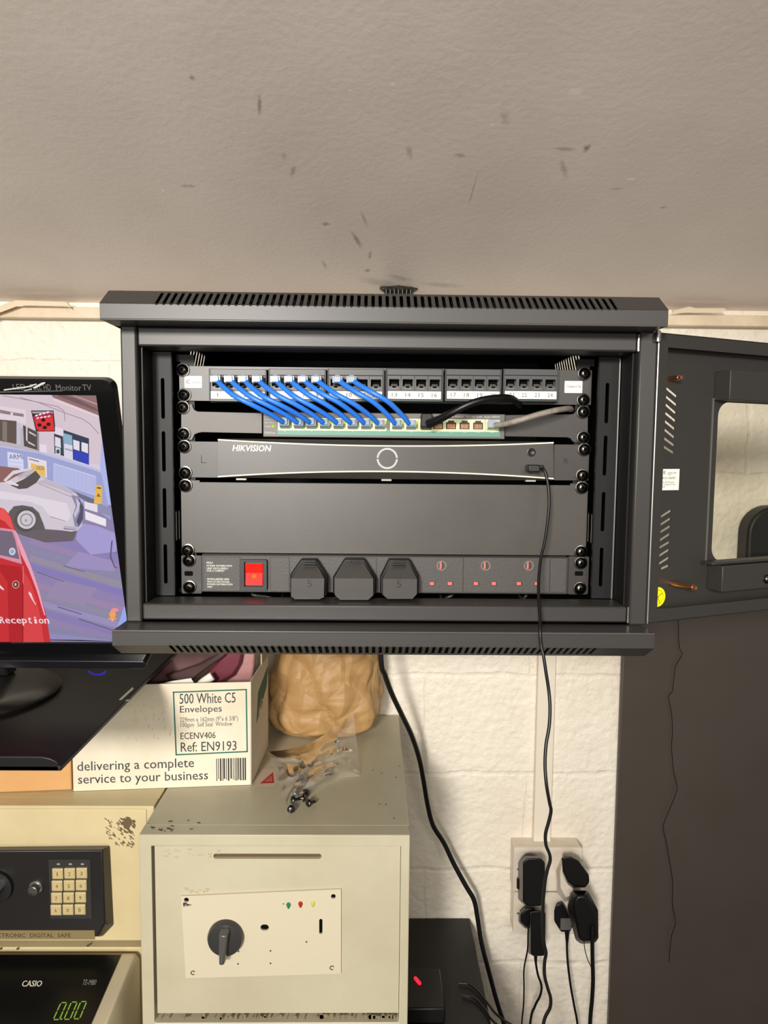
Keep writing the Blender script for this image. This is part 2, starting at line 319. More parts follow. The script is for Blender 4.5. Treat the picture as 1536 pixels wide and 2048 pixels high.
    L(col, b.inputs['Base Color']); b.inputs['Roughness'].default_value = .42; return m
tag(MB().box(-2.4, 2.4, WALL_Y, WALL_Y + .12, 0, CEIL_Z + .1).build('wall_back', wall_material()), 'white painted blockwork wall behind the rack cabinet', kind='structure')
ce = MB().box(-2.4, 2.4, -2.3, .03, 0, .1).build('ceiling', ceiling_material()); ce.matrix_world = MC
tag(ce, 'low beige sloping painted ceiling with scuff marks', kind='structure')
tag(MB().box(-2.4, 2.4, -2.2, WALL_Y, -.1, 0).build('floor', mat('grey_floor', (110, 104, 98), .6, vary=(3, (96, 90, 84)))), 'grey floor below the desk', kind='structure')
t = MB(); z0, z1 = at(100, 640, 1.475).z, at(100, 613, 1.475).z
t.box(-2.4, 2.4, 1.476, WALL_Y, z0 + .004, z1)
tag(t.build('trim_1', WALLP, bevel=.002), 'cream painted wooden batten along the top of the wall', kind='structure')
# peeling paint flakes and the ragged gap where ceiling meets batten
t = MB()
def flake(pts, lift): 
    ps = [Vector((p.x, p.y, p.z)) for p in pts]
    n = len(ps); back = [p + Vector((0, .003, .002)) for p in ps]
    t.skin([ps, back], smooth=False)
def flake_px(pl, D): flake([at(x, y, D) for x, y in pl], 0)
flake_px([(-40, 630), (30, 601), (130, 604), (136, 607), (140, 616), (134, 612), (60, 611), (38, 611), (-40, 640)], 1.46)
flake_px([(1345, 622), (1380, 614), (1392, 617), (1450, 617), (1455, 622), (1420, 623), (1400, 625), (1345, 626)], 1.46)
tag(t.build('trim_2', mat('peeling_paint', (214, 196, 168), .6)), 'strip of peeling paint hanging over the batten', kind='structure')

# ================================================================== RACK CABINET
XL, XR = -.272, .305; FZ0, FZ1 = 1.508, 1.830; FY = .79
RK = .853
cab = thing('rack_cabinet', (.0165, 1.07, 1.47), 'black wall mounted rack cabinet with slotted lids and open door', 'cabinet')
BACK = 1.36
# posts of the front frame
for x0, x1 in ((XL, XL + .0175), (XR - .0195, XR)):
    m = MB(); m.box(x0, x1, FY, FY + .045, FZ0, FZ1); m.build('frame_post', POWDER, cab, bevel=.0022)
m = MB(); m.box(XL + .0178, XR - .0215, FY + .002, FY + .044, 1.8085, 1.8288); m.build('frame_rail', POWDER, cab, bevel=.002)
m = MB(); m.box(XL + .0178, XR - .0215, FY + .002, FY + .044, 1.5105, 1.5285); m.build('frame_rail', POWDER, cab, bevel=.002)
for a, b in ((1.809, 1.8265), (1.5105, 1.5285)): m = MB(); m.box(XR - .0215, XR - .0198, FY + .001, FY + .044, a, b); m.build('rail_end', STEEL, cab)
# side panels with slanted vents (their sheets carry real slots)
for X, sgn in ((XL, 1), (XR, -1)):
    Ms = frame((X, 0, 0), (0, 1, 0), (0, 0, 1))   # local x = depth, local y = height, local z = world +x
    holes = []
    nv, st_, dv = (6, 1.068, .0165) if sgn > 0 else (11, 1.072, .0138)
    for k in range(nv):
        d = st_ + k * dv
        holes.append(slot(d, 1.812, d + .026, 1.846, .0062)); holes.append(slot(d, 1.510, d + .026, 1.476, .0062))
    for k in range(2):
        d = (.996 if sgn > 0 else 1.003) + k * .0145; holes.append(slot(d, 1.575, d, 1.612, .0060))
    m = MB(); a, b = (0, .0012) if sgn > 0 else (-.0012, 0)
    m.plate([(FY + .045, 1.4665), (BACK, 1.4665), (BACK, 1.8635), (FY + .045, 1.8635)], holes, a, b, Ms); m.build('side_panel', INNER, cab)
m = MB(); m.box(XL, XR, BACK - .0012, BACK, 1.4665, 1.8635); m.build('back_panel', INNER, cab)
# wall brackets carrying the cabinet
for x in (XL + .06, XR - .09):
    m = MB(); m.box(x, x + .03, BACK, WALL_Y, 1.50, 1.83); m.build('wall_bracket', POWDER, cab, bevel=.002)
# lids: folded sheet with slotted bevel
def lid(name, top, xs0, xs1, nslots):
    zf0, zf1, ze = (1.829, 1.8445, 1.8625) if top else (1.5085, 1.4935, 1.4775)
    yf, yb = .750, .777
    xl, xr = (XL - .006, XR - .006) if top else (XL - .001, XR - .006)
    m = MB()
    v = lambda x, y, z: (x, y, z)
    m.add([v(xl, yf, zf0), v(xr, yf, zf0), v(xr, yf, zf1), v(xl, yf, zf1)], [(0, 1, 2, 3)])                       # front
    m.add([v(xl, yb, ze), v(xr, yb, ze), v(xr, FY + .046, ze), v(xl, FY + .046, ze)], [(0, 1, 2, 3)]); m.add([v(XL - .006, FY + .046, ze), v(XR, FY + .046, ze), v(XR, BACK, ze), v(XL - .006, BACK, ze)], [(0, 1, 2, 3)])
    m.add([v(xr, FY + .046, zf0), v(XR, FY + .046, zf0), v(XR, FY + .046, ze), v(xr, FY + .046, ze)], [(0, 1, 2, 3)])
    m.add([v(xr, FY + .001, zf0), v(XR, FY + .001, zf0), v(XR, FY + .046, zf0), v(xr, FY + .046, zf0)], [(0, 1, 2, 3)])                       # outer flat
    m.add([v(xl, yf, zf0), v(xr, yf, zf0), v(xr, FY + .001, zf0), v(xl, FY + .001, zf0)], [(0, 1, 2, 3)])         # return under / over the frame
    for x in (xl, xr):
        m.add([v(x, yf, zf0), v(x, yf, zf1), v(x, yb, ze), v(x, FY + .046, ze), v(x, FY + .046, zf0)], [(0, 1, 2, 3, 4)])
    for o_ in (0,):
        m.add([v(xl, FY + .001, zf0), v(xr, FY + .001, zf0), v(xr, FY + .001, zf0 + (.012 if top else -.012)), v(xl, FY + .001, zf0 + (.012 if top else -.012))], [(0, 1, 2, 3)])
    L_ = math.hypot(yb - yf, ze - zf1)
    Mb = frame((0, yf, zf1), (1, 0, 0), (0, yb - yf, ze - zf1))
    hs = [slot(x, L_ * .03, x, L_ * .86, .0036, 4) for x in [xs0 + (xs1 - xs0) * i / (nslots - 1) for i in range(nslots)]]
    m.plate([(xl, 0), (xr, 0), (xr, L_), (xl, L_)], hs, -.0006, .0006, Mb)
    m.build(name, POWDER, cab, bevel=0)
    # dark sheet standing in for the shade inside the hollow lid, behind the slots
    k = MB(); zz = (zf0 + ze) / 2; k.box(xl + .004, xr - .004, .788, .7895, min(zf0, ze) + .002, max(zf0, ze) - .002); k.build('lid_shade_sheet', DARKHOLE, cab)
lid('top_lid', True, -.2209, .2455, 65)
lid('base_lid', False, -.2125, .2365, 64)
# rounded fold edges, their highlight put into a lighter colour than the lids
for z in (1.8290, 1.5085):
    m = MB(); m.tube([(XL - .0055 if z > 1.6 else XL - .0005, .7502, z), (XR - .0065, .7502, z)], .0012, 8, sub=1); m.build('fold_edge', mat('fold_highlight', (74, 72, 69), .28), cab)
# vertical rack rails: stepped sections with oblong slots
for s in (-1, 1):
    cx = .0130
    xa, xb, xc = cx + s * .2385, cx + s * .2440, cx + s * .2670
    xin = cx + s * .2228
    m = MB()
    lo, hi = min(xb, xc), max(xb, xc)
    holes = [slot((lo + hi) / 2 - s * .002, z, (lo + hi) / 2 - s * .002, z + .042, .0042) for z in (1.545, 1.61, 1.675, 1.735)]
    m.plate([(lo, 1.5290), (hi, 1.5290), (hi, 1.808), (lo, 1.808)], holes, -.0007, .0007, vplane(.836))
    m.box(min(xb - .0007, xb + .0007), max(xb - .0007, xb + .0007), .836, .841, 1.529, 1.808)
    m.box(min(xc - .0007, xc + .0007), max(xc - .0007, xc + .0007), .8355, .875, 1.529, 1.808)
    m.box(min(xa, xin), max(xa, xin), .8562, .8576, 1.529, 1.808)
    for za_, zb_ in ((1.529, 1.534), (1.800, 1.808)): m.box(min(xb, xa), max(xb, xa), .8562, .8576, za_, zb_)
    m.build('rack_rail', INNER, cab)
    e = MB(); e.tube([(xc, .8352, 1.529), (xc, .8352, 1.806)], .0011, 8, sub=1); e.build('rail_edge', mat('edge_highlight_grey', (120, 118, 114), .3, metal=.4), cab)  # paler line paints in the light caught along the rounded bend
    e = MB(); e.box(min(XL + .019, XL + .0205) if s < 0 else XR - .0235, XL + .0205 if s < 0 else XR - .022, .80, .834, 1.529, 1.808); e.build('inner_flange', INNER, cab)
# thin strip of floor inside and a small floor screw
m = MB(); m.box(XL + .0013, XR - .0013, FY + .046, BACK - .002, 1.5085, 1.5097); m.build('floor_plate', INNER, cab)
m = MB(); m.lathe([(.004, 0), (.004, .002), (.002, .0035)], Matrix.Translation((.262, .842, 1.5285)), 12); m.build('floor_screw', STEEL, cab)
# pin hinges
m = MB(); m.lathe([(.0035, 0), (.0035, .010), (.002, .012)], Matrix.Translation((XR - .002, .786, 1.8185)), 14); m.build('hinge_pin', STEEL, cab)
# ---- door, opened to the right
ang = math.radians(23); U = Vector((math.cos(ang), math.sin(ang), 0)); N = Vector((math.sin(ang), -math.cos(ang), 0))
H = Vector((XR + .001, FY, 0))
def dpt(s, z, n=0): return H + U * s + N * n + Vector((0, 0, z))
MD = frame(H, U, (0, 0, 1))          # local x along door, y up, z towards viewer
def dpx(x, y, n=0.):
    p = onp(x, y, H + N * n, N) - H; return (p.dot(U), p.z)
PD = -.016                             # panel plane behind the lips
W_ = .575; Z0, Z1 = 1.510, 1.829
door = None
holes = []
ua = [(1332, 775, 1354, 794), (1331.5, 792, 1353.5, 811), (1331, 808, 1352, 827), (1330.5, 825, 1351.5, 843), (1329, 841, 1350, 859), (1328.5, 858, 1349.5, 876), (1327.5, 875, 1349, 892), (1327, 892, 1348, 907)]
for x0, y0, x1, y1 in ua:
    a = dpx(x0 + 2, y0 + 2, PD); b = dpx(x1 - 2, y1 - 2, PD); holes.append(slot(a[0], a[1], b[0], b[1], .0030))
lb = [(1321.5, 1035, 1342.5, 1020), (1320.5, 1051, 1341.5, 1036), (1320, 1066, 1341, 1051.5), (1319.5, 1082, 1340, 1067), (1318.5, 1097, 1339.5, 1083), (1318, 1113, 1338.5, 1098.5), (1317.5, 1129, 1338, 1114.5), (1322, 1139, 1337.5, 1130)]
for x0, y0, x1, y1 in lb:
    a = dpx(x0 + 2, y0 - 2, PD); b = dpx(x1 - 2, y1 + 2, PD); holes.append(slot(a[0], a[1], b[0], b[1], .0030))
wl = dpx(1430, 960, PD)[0]; wt = dpx(1480, 806, PD)[1]; wb = dpx(1470, 1119, PD)[1]
holes.append(rrect(wl, W_ - wl, wb, wt, .016, 8))
m = MB(); m.plate([(0, Z0), (W_, Z0), (W_, Z1), (0, Z1)], holes, PD - .0012, PD, MD)
# rim: outer skirt and inward lip
m.box(0, .0012, Z0, Z1, PD, 0, MD); m.box(W_ - .0012, W_, Z0, Z1, PD, 0, MD); m.box(0, W_, Z0, Z0 + .0012, PD, 0, MD); m.box(0, W_, Z1 - .0012, Z1, PD, 0, MD)
m.box(0, .0135, Z0, Z1, -.0012, 0, MD); m.box(W_ - .0135, W_, Z0, Z1, -.0012, 0, MD)
m.box(.0135, W_ - .0135, Z0, Z0 + .0150, -.0012, 0, MD); m.box(.0135, W_ - .0135, Z1 - .0150, Z1, -.0012, 0, MD)
door = m.build('door', DOORC, cab, weld=False)
door['label'] = 'black metal door swung open, with window and slanted slots'
m = MB(); m.tube([dpt(.0004, Z0, -.0005), dpt(.0004, Z1, -.0005)], .0009, 6, sub=1); m.build('door_edge', MATS['edge_highlight_grey'], door)
m = MB(); m.plate(rrect(wl - .012, W_ - wl + .012, wb - .012, wt + .012, .01), [], PD - .0042, PD - .0016, MD); m.build('window_pane', film('door_glass', (250, 250, 246), .0, .12, .02), door)
# raised channel boxes above and below the window
ca = dpx(1459, 740, .004); cb = dpx(1456, 792, .004)
m = MB(); m.box(ca[0], W_ - ca[0], wt + .001, ca[1], PD, .006, MD); m.build('window_channel', DOORC, door, bevel=.001)
ca = dpx(1443, 1132, .004); cb = dpx(1440, 1184, .004)
m = MB(); m.box(ca[0], W_ - ca[0], cb[1], ca[1], PD, .006, MD); m.box(ca[0] - .012, W_ - ca[0] + .012, ca[1] + .001, ca[1] + .004, PD, .002, MD); m.build('window_channel', DOORC, door, bevel=.001)
# recess line at the left of the window
m = MB(); m.box(wl - .010, wl - .0085, wb - .004, wt + .004, PD, PD + .0012, MD); m.build('window_fold', MATS['edge_highlight_grey'], door)
for x, y in ((1338, 757), (1340, 1166)):
    c = dpx(x, y, PD); m = MB(); b_ = Vector(dpt(c[0], c[1], PD)); e_ = b_ + N * (.012 if y < 900 else .030) + U * (.002 if y < 900 else .004)
    m.tube([b_, e_], .0032, 10, sub=1); m.tube([e_, e_ + N * .004], .0022, 10, sub=1); m.build('door_stud', COPPER, door)
c = dpx(1533, 1158, .006); m = MB(); m.lathe([(.0055, 0), (.0055, .002), (.004, .004), (.001, .0048)], MD @ Matrix.Translation((c[0], c[1], .006)), 18); m.build('channel_screw', BOLTM, door)
# rating sticker
a = dpx(1325, 938, PD); b = dpx(1357, 980, PD)
st = MB(); st.poly([(a[0] - .007, b[1]), (b[0], b[1]), (b[0], a[1]), (a[0] - .007, a[1])], PD + .0003, MD)
for tx, x0, x1, y0, y1 in (('CE', 1319, 1331, 942, 948), ('NETWORK CABINET', 1335, 1353, 944.5, 947), ('SERIES', 1335, 1342, 948, 950), ('RACK CABINET', 1322, 1351, 954, 958), ('No. 766 19in series', 1324, 1348, 962.5, 966), ('or Equipment lines', 1324, 1350, 967.5, 971), ('Ltd', 1324, 1329, 972, 975)):
    p, q = dpx(x0, y1, PD), dpx(x1, y0, PD); st.text(tx, p[0], q[0], p[1], q[1], PD + .0005, MD, 1)
st.build('rating_sticker', [PAPER, INK], door)
# yellow round sticker
c = dpx(1315, 1194, PD); ys = MB(); ys.disc(c[0], c[1], .0115, z=PD + .0003, M=MD, n=40); ys.ring(c[0], c[1], .0082, .0078, PD + .0005, MD, 1)
for dx, dy in ((.0065, .0042), (.0035, -.007), (-.006, .0)): 
    d = Vector((dx, dy)); q = Vector((-d.y, d.x)).normalized() * .0004
    ys.poly([(c[0] - q.x, c[1] - q.y), (c[0] + d.x - q.x, c[1] + d.y - q.y), (c[0] + d.x + q.x, c[1] + d.y + q.y), (c[0] + q.x, c[1] + q.y)], PD + .0005, MD, 1)
ys.build('round_sticker', [mat('yellow_sticker', (250, 240, 10), .5), mat('sticker_line', (120, 110, 10), .5)], door)

# ================================================================== RACK UNITS
VP = vplane
def screw(parent, x, y, D=RK):
    p = at(x, y, D); M = VP(D) @ Matrix.Translation((p.x, p.z, 0)) @ Matrix.Rotation(random.uniform(0, 1.5), 4, 'Z')
    m = MB(); m.lathe([(.0080, 0), (.0081, .0008), (.0078, .0016), (.0066, .0018), (.0063, .0028), (.0054, .0045), (.0038, .0056), (.0022, .0060), (.0014, .0050), (.0003, .0046)], M, 24)
    for r in (0, math.pi / 2):
        R = M @ Matrix.Rotation(r, 4, 'Z'); m.box(-.0026, .0026, -.0005, .0005, .0052, .0061, R, 1)
    return m.build('mounting_screw', [BOLTM, DARKHOLE], parent)
def units(x0, y0, x1, y1, D=RK): return px_rect(x0, y0, x1, y1, D)
UX0, UX1 = at(361, 960, RK).x, at(1177, 960, RK).x
# ---- patch panel
zt = at(768, 736, RK).z; zb = at(768, 806.5, RK).z
pp = thing('patch_bay', ((UX0 + UX1) / 2, RK, zb), 'black 24 port patch panel with white number strips, top of the rack', 'patch panel')
m = MB(); m.plate(rrect(UX0, UX1, zb + .0004, zt, .001, 2), [], -.002, 0, VP(RK)); m.build('mounting_plate', PANEL, pp, bevel=.0006)
BX = [(418, 533.5), (537, 652), (655, 768), (772, 886), (890, 1003), (1006, 1117)]
PF = .840
jackmesh = None; jn = 0
for bi, (x0, x1) in enumerate(BX):
    X0, X1, _, _ = units(x0, 740, x1, 806, PF)
    xm = (x0 + x1) / 2
    zt_ = at(xm, 738, PF).z; zs = at(xm, 751, PF).z; zl = at(xm, 782, PF).z; zb_ = at(xm, 803.5, PF).z
    m = MB(); m.box(X0, X1, PF, RK, zs, zt_); m.box(X0, X1, PF + .0005, RK, zb_, zl); m.box(X0, X1, PF + .012, RK, zl, zs)
    m.box(X0, X0 + .0016, PF - .0008, RK, zb_, zt_); m.box(X1 - .0016, X1, PF - .0008, RK, zb_, zt_)
    blk = m.build('port_block', mat('patch_block_plastic', (58, 58, 60), .4), pp, bevel=.0006)
    # label strip
    lx0, lx1 = X0 + .0022, X1 - .0022; lz1 = at(xm, 782.5, PF).z; lz0 = at(xm, 798, PF).z
    ls = MB(); ls.box(lx0, lx1, PF - .0010, PF + .0005, lz0, lz1)
    pw = (lx1 - lx0) / 4
    for k in range(4):
        tx = str(bi * 4 + k + 1); cxk = lx0 + pw * (k + .5); hw = .0011 if len(tx) == 1 else .0030
        if tx == '1': hw = .00042
        ls.text(tx, cxk - hw, cxk + hw, lz0 + .0022, lz1 - .0020, .0013, VP(PF), 1)
    ls.build('number_strip', [PAPER, GINK], blk)
    g = MB(); g.box(X0, X1, PF - .0004, PF + .0006, at(xm, 802.5, PF).z, lz0 - .0004); g.build('strip_holder', mat('dark_green_holder', (20, 40, 30), .4), blk)
    for k in range(4):
        cxk = X0 + .0016 + (X1 - X0 - .0032) * (k + .5) / 4; hw = (X1 - X0 - .0032) / 8 - .0003; cz = (zs + zl) / 2; hh = (zs - zl) / 2 - .0003
        if jackmesh is None:
            j = MB(); Mj = VP(PF + .0006) @ Matrix.Translation((cxk, cz, 0))
            j.plate([(-hw, -hh), (hw, -hh), (hw, hh), (-hw, hh)], [[(-hw * .78, -hh * .42), (-hw * .35, -hh * .42), (-hw * .2, -hh * .62), (hw * .2, -hh * .62), (hw * .35, -hh * .42), (hw * .78, -hh * .42), (hw * .78, hh * .55), (-hw * .78, hh * .55)]], -.001, 0, Mj)
            j.box(-hw * .8, hw * .8, -hh * .64, hh * .58, -.0118, -.0112, Mj, 1)
            j.add([(-hw * .6, -hh * .42, 0), (hw * .6, -hh * .42, 0), (hw * .38, -hh * .05, -.005), (-hw * .38, -hh * .05, -.005)], [(0, 1, 2, 3)], Mj, 2)
            j.box(-hw * .55, hw * .55, -hh * .80, -hh * .66, 0, .0006, Mj, 2)
            j0 = j.build('jack', [mat('jack_plastic', (62, 62, 63), .4), DARKHOLE, mat('jack_tongue', (104, 102, 98), .4)], pp); jackmesh = (j0, Vector((cxk, PF, cz)))
        else:
            o = jackmesh[0].copy(); o.location = Vector((cxk, PF, cz)) - jackmesh[1]; o.parent = pp; COL.objects.link(o)
# small maker and category labels
r = units(369, 752, 404, 776, RK); m = MB(); m.plate(rrect(*r, .0008, 3), [], 0, .0004, VP(RK))
m.text('Connectix', *units(384.5, 761.5, 402, 767, RK), z=.0006, M=VP(RK), mi=2); m.text('iC', *units(372, 759.5, 380, 767.5, RK), z=.0006, M=VP(RK), mi=1); m.build('maker_label', [PAPER, INK, mat('teal_ink', (40, 110, 120), .6)], pp)
r = units(1129, 762, 1164.5, 786, RK); m = MB(); m.plate(rrect(*r, .0008, 3), [], 0, .0004, VP(RK)); m.text('Category 5e', *units(1132, 770, 1162, 776.5, RK), z=.0006, M=VP(RK), mi=1); m.build('category_label', [PAPER, INK], pp)
for x, y in ((366, 740), (369, 790), (1168, 747.5), (1166, 800)): screw(pp, x, y)
# ---- network switch on wide ears
SZ0, SZ1 = at(768, 879, RK).z, at(768, 808, RK).z
sw = thing('network_switch', ((UX0 + UX1) / 2, RK, SZ0), 'grey 16 port network switch with teal strip and yellow lit ports', 'network switch')
def ear_poly(side):
    def q(x, y): return XZ(x, y, RK)
    if side < 0: pts = [(362, 808), (384, 808), (386, 815), (389, 820), (396, 823), (404, 823), (524, 826), (524, 867), (404, 864.5), (396, 866), (389, 869), (387, 874), (384, 880), (362, 880)]
    else: pts = [(1176, 815), (1158, 814), (1153, 822), (1146, 828), (1010, 830), (1010, 873), (1134, 875), (1141, 877), (1144, 882), (1149, 885), (1176, 885)]
    return [q(*p) for p in pts]
for s in (-1, 1):
    m = MB(); m.prism(ear_poly(s), -.0018, 0, VP(RK)); m.build('rack_ear', PANEL if s > 0 else SWGREY, sw, bevel=.0005)
SF = .848
x0, x1, z0, z1 = units(526, 826, 1010, 876, SF)
m = MB(); m.box(x0, x1, SF, SF + .20, z0, z1); m.build('case', SWGREY, sw, bevel=.0008)
m = MB(); a = units(555, 859, 1000, 871.5, SF); m.box(a[0], a[1], SF - .0006, SF + .001, a[2], a[3]); 
PXS = [570, 598, 623, 650, 677, 705, 732, 759.5, 794, 822, 850, 876, 902, 929, 956, 984]
for i, x in enumerate(PXS): m.text(str(i + 1), *units(x - (1 if i < 9 else 2.5), 860.5 + (x - 768) * .008, x + (1 if i < 9 else 2.5), 864.5 + (x - 768) * .008, SF), z=.0009, M=VP(SF), mi=1)
m.build('teal_strip', [mat('teal_print', (86, 140, 122), .45), LINK], sw)
PORTC = mat('port_frame_ivory', (228, 232, 172), .4); port0 = None
for i, x in enumerate(PXS):
    c = at(x, 848 + (x - 570) * .0085, SF)
    hw, hh = .0079, .0072
    if port0 is None:
        j = MB(); Mj = VP(SF - .0005) @ Matrix.Translation((c.x, c.z, 0))
        j.plate([(-hw, -hh), (hw, -hh), (hw, hh), (-hw, hh)], [[(-hw * .74, -hh * .62), (hw * .74, -hh * .62), (hw * .74, hh * .5), (hw * .45, hh * .5), (hw * .45, hh * .78), (-hw * .45, hh * .78), (-hw * .45, hh * .5), (-hw * .74, hh * .5)]], -.0005, .0003, Mj)
        j.box(-hw * .74, hw * .74, -hh * .62, hh * .78, -.0006, -.0002, Mj, 1)
        for k in range(6): j.box(-hw * .5 + k * hw * .19, -hw * .5 + k * hw * .19 + .0006, -hh * .5, hh * .2, -.0002, .0001, Mj, 2)
        j0 = j.build('port', [PORTC, mat('port_cavity', (30, 22, 18), .5), mat('gold_contact', (190, 130, 90), .35, metal=.8)], sw); port0 = (j0, c)
    else:
        o = port0[0].copy(); o.location = c - port0[1]; o.parent = sw; COL.objects.link(o)
LEDG = emi('link_led', (205, 235, 40), 1.0)
for i in (3, 4, 6, 7, 8, 9, 15):
    x = PXS[i]; a = units(x + 8 - 18 * (i == 3) * 0, 841.5 + (x - 570) * .0085, x + 13, 846.5 + (x - 570) * .0085, SF); m = MB(); m.box(a[0], a[1], SF - .0016, SF - .0006, a[2], a[3]); m.build('link_light', LEDG, sw)
m = MB(); a = units(543.5, 850, 549, 855, SF); m.box(a[0], a[1], SF - .0010, SF, a[2], a[3]); m.build('power_light', LEDG, sw)
m = MB()
for tx, x0, x1, y0, y1 in (('10/100 Mbps', 528.5, 545, 827.5, 830), ('Switch', 528.5, 540, 832, 835), ('Link/Act', 528.5, 551, 837, 840), ('1000 Mbps', 528.5, 549, 844, 847), ('Power', 530, 542, 851, 854.5), ('TRENDnet', 528, 551, 863.5, 867.5)):
    m.text(tx, *units(x0, y0, x1, y1, SF), z=.0003, M=VP(SF))
m.build('printed_legend', LINK, sw)
m = MB(); m.text('Ethernet Switch  10/100/1000  Auto MDIX', *units(885, 831.5, 1000, 835.5, SF), z=.0003, M=VP(SF)); m.build('model_print', LINK, sw)
for x, y in ((366, 815), (368, 868), (1166, 824), (1166, 875)): screw(sw, x, y)
# ---- video recorder
NZ0, NZ1 = at(768, 957.5, RK).z, at(768, 884.5, RK).z
vr = thing('video_recorder', ((UX0 + UX1) / 2, RK, NZ0), 'black rack video recorder with HIKVISION logo, curved silver lines and ring', 'video recorder')
e = MB(); e.plate(rrect(UX0, at(437, 920, RK).x, at(400, 955, RK).z, at(400, 883, RK).z, .001, 2), [], -.0018, 0, VP(RK)); 
p = XZ(402.5, 910, RK); q = XZ(413, 926, RK); e.box(p[0], p[0] + .0005, q[1], p[1], 0, .0003, VP(RK), 1); e.box(p[0], q[0], q[1], q[1] + .0005, 0, .0003, VP(RK), 1); e.build('rack_ear', [PANEL, INK], vr, bevel=.0005)
e = MB(); e.plate(rrect(at(1107, 920, RK).x, UX1, at(1140, 961, RK).z, at(1140, 889, RK).z, .001, 2), [], -.0018, 0, VP(RK)); e.text('R', *units(1128, 917, 1137, 927, RK), z=.0003, M=VP(RK), mi=1); e.build('rack_ear', [PANEL, INK], vr, bevel=.0005)
NF = .838
def arc(xa, ya, xm, ym, xb, yb, n=28):   # parabola through three pixels
    out = []
    for i in range(n + 1):
        t = i / n; x = xa + (xb - xa) * t
        y = ya * (1 - t) * (1 - 2 * t) + ym * 4 * t * (1 - t) + yb * t * (2 * t - 1); out.append((x, y))
    return out
topc = arc(436, 879.5, 770, 892, 1107, 885.5); botc = arc(436, 953.5, 770, 943, 1107, 957.5)
m = MB(); r = units(436, 881, 1107.5, 958.5, NF)
m.box(r[0], r[1], NF + .006, RK + .20, r[2], r[3] + .0005)
face = [XZ(x, y, NF) for x, y in topc] + [XZ(x, y, NF) for x, y in reversed(botc)]
m.prism(face, -.006, 0, VP(NF))
# sloped shoulders between the curved face and the square case
for cv, zz in ((topc, r[3] + .0005), (botc, r[2])):
    for i in range(len(cv) - 1):
        a, b = XZ(*cv[i], NF), XZ(*cv[i + 1], NF)
        m.add([(a[0], a[1], 0), (b[0], b[1], 0), (b[0], zz, -.006), (a[0], zz, -.006)], [(0, 1, 2, 3)], VP(NF))
m.build('front_panel', mat('recorder_front', (62, 58, 54), .36, bump=(600, .06, .0004), vary=(9, (54, 50, 47))), vr, weld=False)
for cv in (topc, botc):
    m = MB(); m.tube([Vector((XZ(x, y, NF)[0], NF - .0002, XZ(x, y, NF)[1])) for x, y in cv], .0009, 6, sub=1); m.build('silver_line', CHROME, vr)
m = MB(); a = units(465, 890.5, 540, 902.5, NF); m.text('HIKVISION', a[0], a[1], a[2], a[3], .0005, VP(NF), 0, .18)
# a heavier weight of the same lettering, by offsetting it
m.text('HIKVISION', a[0] + .0004, a[1] + .0004, a[2], a[3], .00055, VP(NF), 0, .18); m.text('HIKVISION', a[0] + .0002, a[1] + .0002, a[2] + .0002, a[3] + .0002, .0006, VP(NF), 0, .18); m.build('logo', mat('logo_white', (240, 232, 210), .4), vr)
c = at(774.5, 917, NF); m = MB(); m.ring(c.x, c.z, .0122, .0100, .0005, VP(NF), 0, 48, .06, math.pi - .06); m.ring(c.x, c.z, .0122, .0100, .0005, VP(NF), 0, 48, math.pi + .06, 2 * math.pi - .06); m.build('power_ring', emi('ring_light', (238, 235, 226), 1.0), vr)
c = at(1062.5, 904.5, NF); m = MB(); m.lathe([(.0050, 0), (.0050, .0008), (.0042, .001), (.0036, .0004)], VP(NF) @ Matrix.Translation((c.x, c.z, 0)), 24); m.build('button', mat('dark_button', (30, 29, 28), .4), vr)
for x in (481, 773, 1063):
    a = units(x - 10, 957 + (x - 480) * .0055, x + 10, 960.5 + (x - 480) * .0055, NF); m = MB(); m.box(a[0], a[1], NF + .004, NF + .012, a[2], a[3]); m.build('foot_tab', mat('dull_steel', (150, 146, 138), .5, metal=.3), vr)
for x, y in ((369, 893), (371, 945.5), (1168, 899), (1164, 951)): screw(vr, x, y)
# ---- blank panel
bp_ = thing('blank_panel', ((UX0 + UX1) / 2, RK, at(768, 1109, RK).z), 'plain black blanking panel, two units tall, below the recorder', 'panel')
m = MB(); zt, zb = at(768, 963.5, RK).z, at(768, 1108.5, RK).z
pl = [(UX0, zb), (UX1, zb), (UX1, zt), (UX1 - .0215, zt), (UX1 - .0215, zt - .0022), (UX0 + .0225, zt - .0022), (UX0 + .0225, zt), (UX0, zt)]
m.prism(pl, -.0018, 0, VP(RK)); m.build('plate', mat('blank_panel_coat', (74, 71, 67), .36, bump=(500, .06, .0004), vary=(6, (66, 63, 59))), bp_, bevel=.0006)
for x, y in ((371.5, 971), (376, 1100.5), (1163, 975), (1161, 1103)): screw(bp_, x, y)
# ---- power strip
ps = thing('power_strip', ((UX0 + UX1) / 2, RK, at(768, 1187, RK).z), 'black rack power strip with red lit switch and six sockets', 'power strip')
for x0, x1, xs in ((363, 403, 377.5), (1136, 1177, 1158)):
    r = units(x0, 1111 + (x0 > 700) * 2, x1, 1187 + (x0 > 700), RK); c = at(xs, 1147, RK)
    m = MB(); m.plate(rrect(*r, .001, 2), [rrect(c.x - .005, c.x + .005, c.z - .0028, c.z + .0028, .0012, 3)], -.0018, 0, VP(RK)); m.add([(c.x - .006, c.z - .0035, -.0019), (c.x + .006, c.z - .0035, -.0019), (c.x + .006, c.z + .0035, -.0019), (c.x - .006, c.z + .0035, -.0019)], [(0, 1, 2, 3)], VP(RK), 1); m.build('rack_ear', [PANEL, DARKHOLE], ps)  # dark quad behind the slot stands in for the shade in the hole
QF = .842
r = units(402.5, 1112, 1136.5, 1186.5, QF)
